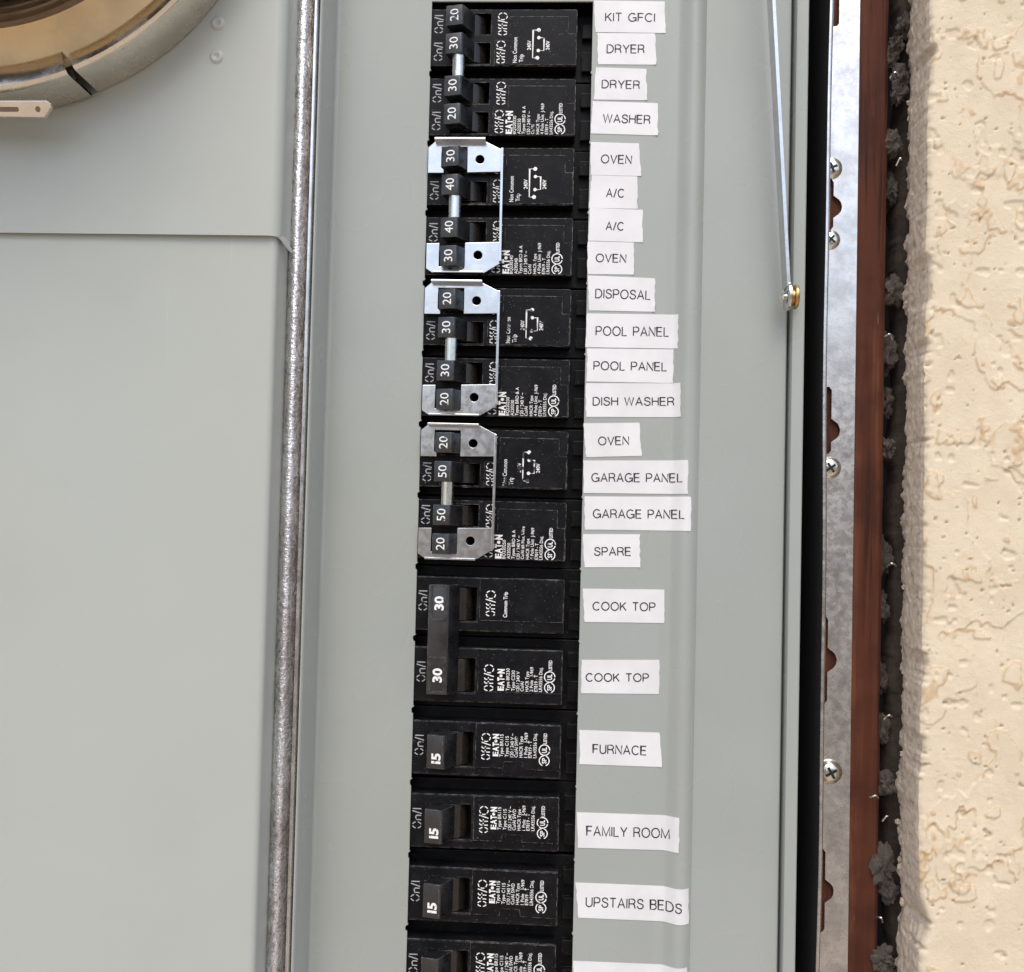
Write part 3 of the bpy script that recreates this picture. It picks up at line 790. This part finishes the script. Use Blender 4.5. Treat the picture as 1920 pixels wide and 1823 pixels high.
for i, (x, z, a) in enumerate([(166.5, -24, 0.4), (165.5, -118, 2.6), (167.5, -199, 0.3), (162.5, -280, 2.8), (166.5, -287, 0.9), (167, -252, 0.5), (168.5, -55, 1.0), (165, -322, 2.2)]):
    bm = bmesh.new(); Lw = 3.2
    tube(bm, [(Lw * (s - 0.5) * math.cos(a), -1.5 * math.sin(s * 3), Lw * (s - 0.5) * math.sin(a) + 0.9 * math.sin(s * 4)) for s in [k / 8 for k in range(9)]], 0.38)
    link('lath_wire', bm_mesh(bm), 'flange', wall, (x + WX, 5 + WY, z + WZ), 60)

# ------------------------------------------------------------------ door stay arm
arm = thing('door_stay_arm', (127.2, -8, -107), 'thin steel door stay arm hinged on a brass roller at the panel edge', 'arm')
bm = bmesh.new()
d = Vector((-0.075, -0.035, 1.0)); Lr = 270
q = [(0.0, -3.6), (0.0, 3.2)]
sec = [(-0.55, -3.0), (0.55, -3.0), (0.55, 5.2), (-0.55, 5.2)]
rows = [[bm.verts.new((x + d.x * s, y + d.y * s, d.z * s)) for x, y in sec] for s in (3.0, 60, 140, Lr)]
for a, b in zip(rows, rows[1:]):
    for j in range(4): bm.faces.new((a[j], a[(j + 1) % 4], b[(j + 1) % 4], b[j]))
bm.faces.new(rows[-1])
link('bar', bm_mesh(bm), 'steel', arm)
bm = bmesh.new(); lathe(bm, [(0, -0.62), (4.9, -0.62), (5.3, -0.4), (5.3, 0.4), (4.9, 0.6), (0, 0.6)], (0, 0, 0), 'X', 32)
link('eye', bm_mesh(bm), 'steel', arm, smooth=40)
bm = bmesh.new(); lathe(bm, [(0, -3.0), (1.2, -2.9), (2.2, -2.4), (2.6, -1.8), (2.4, -1.6), (1.2, -1.5), (1.2, -0.5), (0, -0.5)], (0, 0, 0), 'X', 24)
link('rivet', bm_mesh(bm), 'zincy', arm, smooth=40)
bm = bmesh.new(); lathe(bm, [(0, 0.6), (2.9, 0.6), (2.8, 1.2), (2.8, 1.9), (3.3, 2.0), (4.0, 2.1), (4.2, 2.5), (4.2, 3.0), (3.9, 3.3), (0, 3.3)], (0, 0, 0), 'X', 32)
link('brass_roller', bm_mesh(bm), 'brass', arm, smooth=40)

# ------------------------------------------------------------------ breakers
NY = 1.0          # nose face depth, mm
TIP = -6.6        # toggle number face
TOG = [(5.9, TIP + 1.3), (11.6, TIP), (12.2, TIP + 0.4), (15.7, 0.6), (16.2, 3.0), (8.2, 3.0), (7.3, 0.5)]

def nose_mesh(z0, z1, slots, xr=52.7):
    return plate([(x, z) for x, z in rrect(-5, xr, z1, z0, 0.7, 3)], [rect(7.4, 21.6, b, a)[::-1] for a, b in slots], NY, 9.0, 0.55)

def base_mesh(z0, z1):
    bm = bmesh.new()
    box(bm, -8, 66, NY + 7.6, 34, z1, z0, 0.3)
    box(bm, 54.6, 66, NY + 5.4, NY + 7.9, z1 + 3.2, z1 + 10.5, 0.3)
    box(bm, 54.6, 66, NY + 5.4, NY + 7.9, z0 - 9.5, z0 - 4.2, 0.3)
    return bm

def toggle(parent, za, zb, digits, first=False, bold=0.0, cap=3.0):
    zc = (za + zb) / 2
    bm = bmesh.new(); prism(bm, [(x, y) for x, y in TOG], zb - zc, za - zc, 'Z', 0.35)
    t_ = link('toggle', bm_mesh(bm), 'toggle', parent, (0, 0, zc), 35)
    bm = bmesh.new()
    prf = [(0.0, 0), (6.6, 0)]
    lathe(bm, [(0.0, zb - zc - 0.05), (6.4, zb - zc - 0.05), (6.6, zb - zc + 0.15), (6.6, za - zc - 0.15), (6.4, za - zc + 0.05), (0.0, za - zc + 0.05)], (13.4, 7.0, 0), 'Z', 40)
    link('drum', bm_mesh(bm), 'drum', t_, smooth=40)
    if digits:
        fl = Flat()
        L_ = 4.3 if not bold else 3.6
        zs0 = -L_ / 2 if not bold else -L_ / 2 - 2.2
        fl.text(digits, 10.45 if not bold else 10.8, zs0, cap, True, L_, bold, y=0.0)
        me = fl.mesh(lambda x: TIP + 1.3 - (x - 5.9) / 5.7 * 1.3 - 0.05)
        link('rating_number', me, 'print', t_)
    bm = bmesh.new(); lathe(bm, [(0, 0.0), (0.75, 0.0), (0.75, 0.3), (0, 0.3)], (9.3, -2.5, zb - zc - 0.08), 'Z', 12)
    link('pin_hole', bm_mesh(bm), 'gap', t_)
    return t_

QT = [(-3.5, -10.7), (-13.6, -20.9)]                       # toggles of one half
QS = [(-3.1, -10.9), (-13.9, -21.7)]                       # slots of one half

def quad(k, name_label, nums, code, tie, worn):
    z0 = -25.4 * k
    b = thing('quad_breaker', (0, 34, z0 - 25.4), name_label, 'breaker', 'four toggle breakers in the upper half')
    up = bpy.data.objects.new('x', None)
    class P: pass
    off = (0, -34, 25.4)
    def L_(name, me, mat, dz=0.0, smooth=None): return link(name, me, mat, b, (0, -34, 25.4 + dz), smooth)
    for hlf in range(2):
        dzz = -25.4 * hlf
        L_('housing', bm_mesh(base_mesh(-0.25, -25.15)), 'black2', dzz)
        ns = L_('nose', bm_mesh(nose_mesh(-1.7, -22.4, QS)), 'black', dzz)
        # raised label field with a stepped corner
        bm = plate([(28.4, -4.3), (49.7, -4.3), (49.7, -10.6), (52.4, -10.6), (52.4, -22.1), (23.0, -22.1), (23.0, -13.0), (28.4, -13.0)], [], NY - 0.4, 0.5, 0.12)
        lf = link('label_field', bm_mesh(bm), 'black', ns)
        fl = Flat(); y = NY - 0.07
        for (a, c) in QT:
            zc = (a + c) / 2 + 0.1
            stencil(fl, 'On/I', 4.1, zc - 3.4, 3.0, 6.6, 0.36, y)
        link('on_lettering', fl.mesh(), 'mould', ns)
        fl = Flat()
        stencil(fl, 'Off/O', 27.4, -11.1, 3.2, 8.2, 0.34, NY - 0.07)
        stencil(fl, 'Off/O', 26.9, -21.6, 3.0, 8.2, 0.34, NY - 0.46)
        link('off_lettering', fl.mesh(), 'print', ns)
        fl = Flat(); y = NY - 0.45
        if hlf == 0:
            fl.text('Non Common', 31.2, -21.4, 1.45, True, 9.3, 0.012, y=y); fl.text('Trip', 33.5, -21.2, 1.45, True, 2.9, 0.012, y=y)
            fl.text('240V', 36.2, -16.7, 1.3, True, 3.5, 0.02, y=y); fl.text('240V', 42.9, -16.7, 1.3, True, 3.4, 0.02, y=y)
            fl.stroke([(38.2, -9.4), (36.9, -9.4), (36.9, -19.6), (38.0, -19.6)], 0.30, y)
            fl.disc(38.9, -9.4, 0.72, y - 0.02); fl.disc(38.6, -19.6, 0.72, y - 0.02)
            fl.stroke([(39.4, -12.2), (40.9, -12.2), (40.9, -16.9), (39.3, -16.9)], 0.30, y)
            fl.disc(39.0, -12.2, 0.62, y - 0.02); fl.disc(38.9, -16.9, 0.62, y - 0.02)
        else:
            zb = -22.0
            eaton(fl, 30.15, zb, 8.4, 2.3, y)
            for x, s, ln in [(31.5, code[0], 6.6), (33.2, code[1], 5.6), (34.8, 'Types BRD & A', 10.2), (36.6, '120 / 240 V ~', 8.3), (38.1, code[2], 3.4 if len(code[2]) < 8 else 11.6), (39.9, 'HACR Type', 7.3), (41.5, '4 Pole Unit  J-969', 11.2), (43.1, 'E7819 - T', 5.8), (44.7, 'LR43556 Disj.', 8.4)]:
                fl.text(s, x, zb, 1.12, True, ln, 0.005, y=y)
            approved(fl, 47.3, zb, y, 1.0)
        link('printed_marking', fl.mesh(), 'print_worn' if worn and hlf == 0 else 'print', ns)
        for i, (a, c) in enumerate(QT):
            t_ = toggle(b, a, c, str(nums[hlf * 2 + i]))
            t_.location = Vector((0, -34, 25.4 + dzz + (a + c) / 2)) * MM
    bm = bmesh.new(); lathe(bm, [(0, -29.3), (2.25, -29.3), (2.25, -20.4), (0, -20.4)], (10.6, -3.4, 0), 'Z', 24)
    L_('tie_pin', bm_mesh(bm), 'pin', 0, 40)
    b.rotation_euler = (0, math.radians(rnd.uniform(-0.25, 0.25)), 0)
    if tie:
        # steel tie over the two outer toggles: two tabs, a folded strip, and folded ends
        yb = -1.9
        g = lambda pts: [(x, z) for x, z in pts]
        outer = [(0.5, -2.6), (2.8, -0.6), (21.4, -0.6), (27.4, -3.6), (27.4, -11.3), (14.6, -11.6), (14.6, -2.4), (5.3, -2.4), (5.3, -9.9), (6.2, -10.6), (6.2, -11.8), (0.5, -11.8)]
        bm = plate(outer, [circle(19.1, -6.9, 1.6)[::-1]], yb, 0.9, 0.12)
        L_('upper_tab', bm_mesh(bm), 'steel')
        lower = [(0.6, -46.3), (0.6, -37.3), (5.2, -37.2), (5.2, -45.6), (14.4, -45.6), (14.4, -37.0), (27.2, -36.6), (27.2, -44.2), (21.4, -47.8), (3.0, -47.9)]
        bm = plate(lower, [circle(19.1, -41.4, 1.6)[::-1]], yb, 0.9, 0.12)
        L_('lower_tab', bm_mesh(bm), 'steel')
        bm = bmesh.new(); box(bm, 26.7, 27.6, yb - 2.6, yb + 1.0, -44.1, -3.7, 0.15)
        L_('side_strip', bm_mesh(bm), 'steel')
        bm = bmesh.new(); box(bm, 3.0, 21.2, yb - 3.4, yb + 0.6, -0.95, -0.15, 0.18)
        L_('folded_end', bm_mesh(bm), 'steel')
        bm = bmesh.new(); box(bm, 3.2, 21.2, yb - 2.0, yb + 0.6, -48.2, -47.5, 0.18)
        L_('folded_end', bm_mesh(bm), 'steel')
    return b

quad(0, 'four toggle black breaker without steel clip beside the KIT GFCI and WASHER labels', (20, 30, 30, 20), ('BQ220230', 'A220230', 'Cu/Al'), False, False)
quad(2, 'four toggle black breaker with steel clip and 40 ratings beside the A/C labels', (30, 40, 40, 30), ('BQ230240', 'A230240', 'Cu/Al'), True, False)
quad(4, 'four toggle black breaker with steel clip beside the POOL PANEL labels', (20, 30, 30, 20), ('BQ220230', 'A220230', 'Cu/Al'), True, True)
quad(6, 'four toggle black breaker with steel clip and 50 ratings beside the GARAGE PANEL labels', (20, 50, 50, 20), ('BQ220250', 'A220250', 'Cu/Al #6 Max, Wire'), True, True)

# two-pole breaker with one long tie bar toggle
b2 = thing('two_pole_breaker', (0, 34, -25.4 * 8 - 25.4), 'two pole black breaker with one long handle bar beside the COOK TOP labels', 'breaker')
def L2(name, me, mat, dz=0.0, smooth=None, parent=None): return link(name, me, mat, parent or b2, (0, -34, 25.4 + dz) if parent is None else (0, 0, dz), smooth)
for hlf, (n0, n1, s0, s1) in enumerate([(-3.6, -22.8, -7.3, -19.2), (-3.2, -22.5, -7.0, -19.0)]):
    dzz = -25.4 * hlf
    L2('housing', bm_mesh(base_mesh(-0.25, -25.15)), 'black2', dzz)
    ns = L2('nose', bm_mesh(nose_mesh(n0, n1, [(s0, s1)])), 'black', dzz)
    bm = plate(rect(22.6, 52.4, n1 + 3.9, n0 - 0.25), [], NY - 0.35, 0.5, 0.12)
    link('label_field', bm_mesh(bm), 'black', ns)
    fl = Flat(); stencil(fl, 'On/I', 3.9, s1 + 3.4, 3.0, 7.0, 0.36, NY - 0.07)
    link('on_lettering', fl.mesh(), 'mould', ns)
    fl = Flat(); y = NY - 0.42
    if hlf == 0:
        stencil(fl, 'Off/O', 28.2, -17.2, 3.2, 9.0, 0.36, y); fl.text('Common Trip', 32.5, -17.5, 1.35, True, 9.0, 0.016, y=y)
    else:
        zb = -17.9
        stencil(fl, 'Off/O', 28.2, zb - 0.2, 3.2, 9.2, 0.36, y); eaton(fl, 32.0, zb, 7.6, 2.2, y)
        for x, s, ln in [(33.9, 'Type BR230', 7.9), (35.8, 'Type C230', 7.2), (37.5, '120 / 240 V', 6.9), (39.0, 'Cu/Al', 3.4), (40.7, 'HACR Type', 7.0), (42.3, '2 Pole   J-969', 8.6), (43.9, 'E7819 - T', 5.9), (45.5, 'LR43556 Disj.', 8.6)]:
            fl.text(s, x, zb, 1.15, True, ln, 0.006, y=y)
        approved(fl, 48.1, zb - 0.2, y, 1.0)
    link('printed_marking', fl.mesh(), 'print', ns)
    bm = bmesh.new(); lathe(bm, [(0.0, s1 + 0.2), (6.4, s1 + 0.2), (6.6, s1 + 0.4), (6.6, s0 - 0.4), (6.4, s0 - 0.2), (0.0, s0 - 0.2)], (13.6, 7.0, 0), 'Z', 40)
    L2('drum', bm_mesh(bm), 'drum', dzz, 40)
bm = bmesh.new()
prism(bm, [(5.3, TIP + 0.35), (11.8, TIP), (12.5, TIP + 0.5), (15.6, 0.2), (15.6, 0.7), (7.3, 0.7)], -44.2, -6.2, 'Z', 0.45)
bar = L2('handle_bar', bm_mesh(bm), 'toggle', 0, 35)
fl = Flat()
for zc in (-12.4, -37.4):
    bm = plate(rrect(5.95, 12.0, zc - 6.3, zc + 6.3, 0.5, 3), [rrect(6.75, 11.2, zc - 5.6, zc + 5.6, 0.3, 3)[::-1]], TIP - 0.28, 0.62, 0.10)
    for v in bm.verts: v.co.y += 0.35 - (v.co.x - 5.3) / 6.5 * 0.35
    link('window_frame', bm_mesh(bm), 'toggle', bar)
    fl = Flat(); fl.text('30', 10.6, zc - 2.6, 3.0, True, 4.9, 0.035, y=0)
    link('rating_number', fl.mesh(lambda x: TIP + 0.35 - (x - 5.3) / 6.5 * 0.35 - 0.06), 'print', bar)

# single-pole breakers: one is built, the others are copies
def single_breaker():
    b = thing('single_pole_breaker', (0, 34, -25.4 * 10 - 25.4), 'x', 'breaker', 'single pole breakers in the lower half')
    def L_(name, me, mat, dz=0.0, smooth=None): return link(name, me, mat, b, (0, -34, 25.4 + dz), smooth)
    L_('housing', bm_mesh(base_mesh(-0.25, -25.15)), 'black2')
    ns = L_('nose', bm_mesh(nose_mesh(-3.9, -22.9, [(-7.6, -19.6)])), 'black')
    zl = -19.8
    bm = plate([(22.4, -4.2), (52.4, -4.2), (52.4, zl - 0.3), (39.6, zl - 0.1), (39.2, zl + 2.3), (32.8, zl + 2.3), (32.4, zl), (22.4, zl)], [], NY - 0.4, 0.5, 0.12)
    link('label_field', bm_mesh(bm), 'black', ns)
    fl = Flat(); stencil(fl, 'On/I', 3.9, -16.2, 3.0, 7.0, 0.36, NY - 0.07)
    link('on_lettering', fl.mesh(), 'mould', ns)
    fl = Flat(); y = NY - 0.45; zb = -15.7
    stencil(fl, 'Off/O', 27.6, zb - 1.2, 3.0, 9.2, 0.34, y); eaton(fl, 30.6, zb + 0.1, 7.8, 2.0, y)
    for x, s, ln in [(32.2, 'Type BR115', 7.9), (34.1, 'Type C115', 7.3), (35.9, '120 / 240 V ~', 8.3), (37.4, 'Cu/Al SWD', 7.3), (39.1, 'HACR Type', 7.4), (40.8, '1 Pole   J-969', 8.7), (42.3, 'E7819 - T', 5.9), (44.0, 'LR43556 Disj.', 8.7)]:
        fl.text(s, x, zb, 1.15, True, ln, 0.006, y=y)
    approved(fl, 46.8, zb - 2.6, y, 1.0)
    link('printed_marking', fl.mesh(), 'print', ns)
    t_ = toggle(b, -7.6, -19.3, 'I5', bold=0.035, cap=3.0)
    t_.location = Vector((0, -34, 25.4 - 13.45)) * MM
    return b
def copy_tree(o, parent=None):
    c = o.copy(); COL.objects.link(c); c.parent = parent
    for ch in [q for q in bpy.data.objects if q.parent == o]: copy_tree(ch, c)
    return c
sb = single_breaker()
for i, (k, dz_, lab) in enumerate([(10, 0.4, 'single toggle black breaker rated 15 beside the FURNACE label'), (11, -0.5, 'single toggle black breaker rated 15 beside the FAMILY ROOM label'),
                              (12, -0.5, 'single toggle black breaker rated 15 beside the UPSTAIRS BEDS label'), (13, -0.4, 'lowest single toggle black breaker below the UPSTAIRS BEDS row')]):
    o = sb if i == 0 else copy_tree(sb)
    o.location = Vector((0, 34, -25.4 * (k + 1) + dz_ * 0.4)) * MM; o['label'] = lab; o.rotation_euler = (0, math.radians((0.2, -0.3, 0.25, -0.1)[i]), 0)

# ------------------------------------------------------------------ adhesive labels
LABELS = [
    ('KIT GFCI', [(58.4, 1.1), (83.7, 0.7), (84.4, -10.8), (59.2, -10.5)], 62.8, 80.3, -5.1, 2.9, 'topmost white label reading KIT GFCI'),
    ('DRYER', [(60.0, -10.8), (80.6, -10.9), (81.3, -22.3), (60.4, -22.2)], 63.6, 76.8, -16.6, 2.9, 'white label reading DRYER directly below the KIT GFCI label'),
    ('DRYER', [(59.7, -23.3), (77.6, -23.8), (78.3, -35.2), (59.1, -35.0)], 62.1, 75.4, -29.5, 2.8, 'white label reading DRYER directly above the WASHER label'),
    ('WASHER', [(58.8, -35.6), (82.1, -36.2), (82.3, -47.9), (58.3, -47.3)], 62.8, 79.4, -42.0, 2.9, 'white label reading WASHER as a single word'),
    ('OVEN', [(58.5, -50.4), (75.8, -50.8), (76.6, -62.6), (58.6, -62.3)], 62.4, 73.1, -56.6, 2.9, 'white label reading OVEN directly above an A/C label'),
    ('A/C', [(59.0, -62.4), (75.2, -62.7), (75.6, -74.4), (58.3, -74.2)], 64.5, 70.7, -68.8, 2.9, 'upper of two white labels reading A/C'),
    ('A/C', [(58.6, -74.2), (77.4, -74.7), (77.7, -86.4), (58.3, -86.0)], 64.6, 70.8, -80.7, 2.8, 'lower of two white labels reading A/C'),
    ('OVEN', [(58.2, -86.2), (74.6, -86.5), (74.9, -98.0), (58.2, -98.0)], 61.3, 71.8, -92.2, 2.8, 'white label reading OVEN directly above the DISPOSAL label'),
    ('DISPOSAL', [(58.4, -98.5), (82.3, -99.2), (82.4, -111.2), (59.2, -111.0)], 61.4, 80.7, -105.1, 3.1, 'white label reading DISPOSAL'),
    ('POOL PANEL', [(58.4, -112.1), (90.7, -112.1), (90.7, -124.2), (58.2, -124.2)], 61.8, 87.4, -118.3, 3.1, 'upper of two white labels reading POOL PANEL'),
    ('POOL PANEL', [(58.8, -124.6), (89.3, -124.5), (89.3, -136.5), (58.8, -136.4)], 61.3, 86.9, -130.7, 2.9, 'lower of two white labels reading POOL PANEL'),
    ('DISH WASHER', [(58.6, -137.0), (91.7, -136.5), (92.0, -148.5), (58.8, -149.0)], 61.3, 89.7, -143.2, 2.8, 'white label reading DISH WASHER'),
    ('OVEN', [(58.0, -151.3), (77.8, -150.7), (78.8, -162.4), (59.2, -163.3)], 63.5, 74.1, -157.3, 2.8, 'white label reading OVEN directly above a GARAGE PANEL label'),
    ('GARAGE PANEL', [(58.3, -164.5), (94.8, -163.7), (94.9, -175.6), (58.7, -176.0)], 61.4, 92.9, -170.2, 2.9, 'upper of two white labels reading GARAGE PANEL'),
    ('GARAGE PANEL', [(58.9, -177.2), (96.1, -176.5), (96.2, -188.5), (59.3, -188.9)], 62.2, 93.8, -183.0, 2.9, 'lower of two white labels reading GARAGE PANEL'),
    ('SPARE', [(58.6, -190.5), (78.7, -190.1), (79.0, -201.7), (59.4, -202.2)], 62.9, 75.6, -196.4, 2.8, 'white label reading SPARE'),
    ('COOK TOP', [(59.1, -209.7), (87.7, -209.3), (87.9, -221.0), (59.8, -221.4)], 62.8, 84.5, -215.6, 2.8, 'upper of two white labels reading COOK TOP'),
    ('COOK TOP', [(59.2, -234.7), (86.3, -233.9), (86.6, -245.8), (59.1, -246.4)], 60.9, 82.7, -240.5, 2.7, 'lower of two white labels reading COOK TOP'),
    ('FURNACE', [(58.9, -259.2), (87.0, -259.2), (88.1, -271.1), (59.3, -271.1)], 63.9, 82.4, -265.6, 3.0, 'white label reading FURNACE'),
    ('FAMILY ROOM', [(58.7, -287.8), (93.9, -287.7), (94.1, -299.7), (59.4, -300.1)], 62.3, 90.8, -294.0, 3.2, 'white label reading FAMILY ROOM'),
    ('UPSTAIRS BEDS', [(58.7, -312.1), (97.7, -312.1), (98.0, -324.2), (60.0, -324.2)], 62.6, 95.3, -318.6, 3.2, 'white label reading UPSTAIRS BEDS'),
    ('', [(58.6, -339.1), (97.8, -339.0), (98.1, -351.2), (59.0, -351.4)], 0, 0, 0, 0, 'lowest white label with only its top edge showing below UPSTAIRS BEDS'),
]
for i, (txt, q, x0, x1, zc, cap, lab) in enumerate(LABELS):
    cx = sum(p[0] for p in q) / 4; cz = sum(p[1] for p in q) / 4
    n = 44; bm = bmesh.new(); rl = random.Random(i)
    TL, TR, BR, BL = (Vector(p) for p in q); m_ = 8; front = []; jr = [rl.uniform(-0.22, 0.18) for _ in range(m_ + 1)]; jl = [rl.uniform(-0.15, 0.2) for _ in range(m_ + 1)]
    curl = rl.choice((0.0, 0.12, 0.25, 0.4))
    for r_i in range(m_ + 1):
        s = r_i / m_; a = TL.lerp(BL, s) + Vector((jl[r_i], 0)); b_ = TR.lerp(BR, s) + Vector((jr[r_i], 0)); row = []
        for c in range(n + 1):
            p = a.lerp(b_, c / n)
            lift = 0.16 + curl * max(0, (c / n - 0.93) / 0.07) ** 2 * max(0, (s - 0.6) / 0.4)
            lift += 0.03 * mnoise.noise((p.x * 0.25, p.y * 0.25, i * 5.0))
            row.append(bm.verts.new((p.x - cx, bead(p.x) - lift, p.y - cz)))
        front.append(row)
    for ra, rb in zip(front, front[1:]):
        for c in range(n): bm.faces.new((ra[c], ra[c + 1], rb[c + 1], rb[c]))
    bd = [e for e in bm.edges if len(e.link_faces) == 1]
    ret = bmesh.ops.extrude_edge_only(bm, edges=bd)
    for v in [g for g in ret['geom'] if isinstance(g, bmesh.types.BMVert)]: v.co.y += 0.11
    o = tag(link('adhesive_label', bm_mesh(bm), 'paper', None, (cx, 0, cz), 40), lab, 'label', 'white tape labels beside the breakers')
    if txt:
        fl = Flat(); ang = math.atan2((TR.y - TL.y) + (BR.y - BL.y), (TR.x - TL.x) + (BR.x - BL.x))
        label_text(fl, txt, x1 - x0, cap, 0.39)
        ca, sa = math.cos(ang), math.sin(ang); mid = (x1 - x0) / 2
        fl.v = [(x0 + mid + (p[0] - mid) * ca - (p[2] - cap / 2) * sa - cx, p[1] - 0.235, zc + (p[0] - mid) * sa + (p[2] - cap / 2) * ca - cz) for p in fl.v]
        link('lettering', fl.mesh(lambda x: bead(x + cx)), 'ink', o)

for o in [q for q in bpy.data.objects if q.name == 'x' or q.name.startswith('x.')]: bpy.data.objects.remove(o)
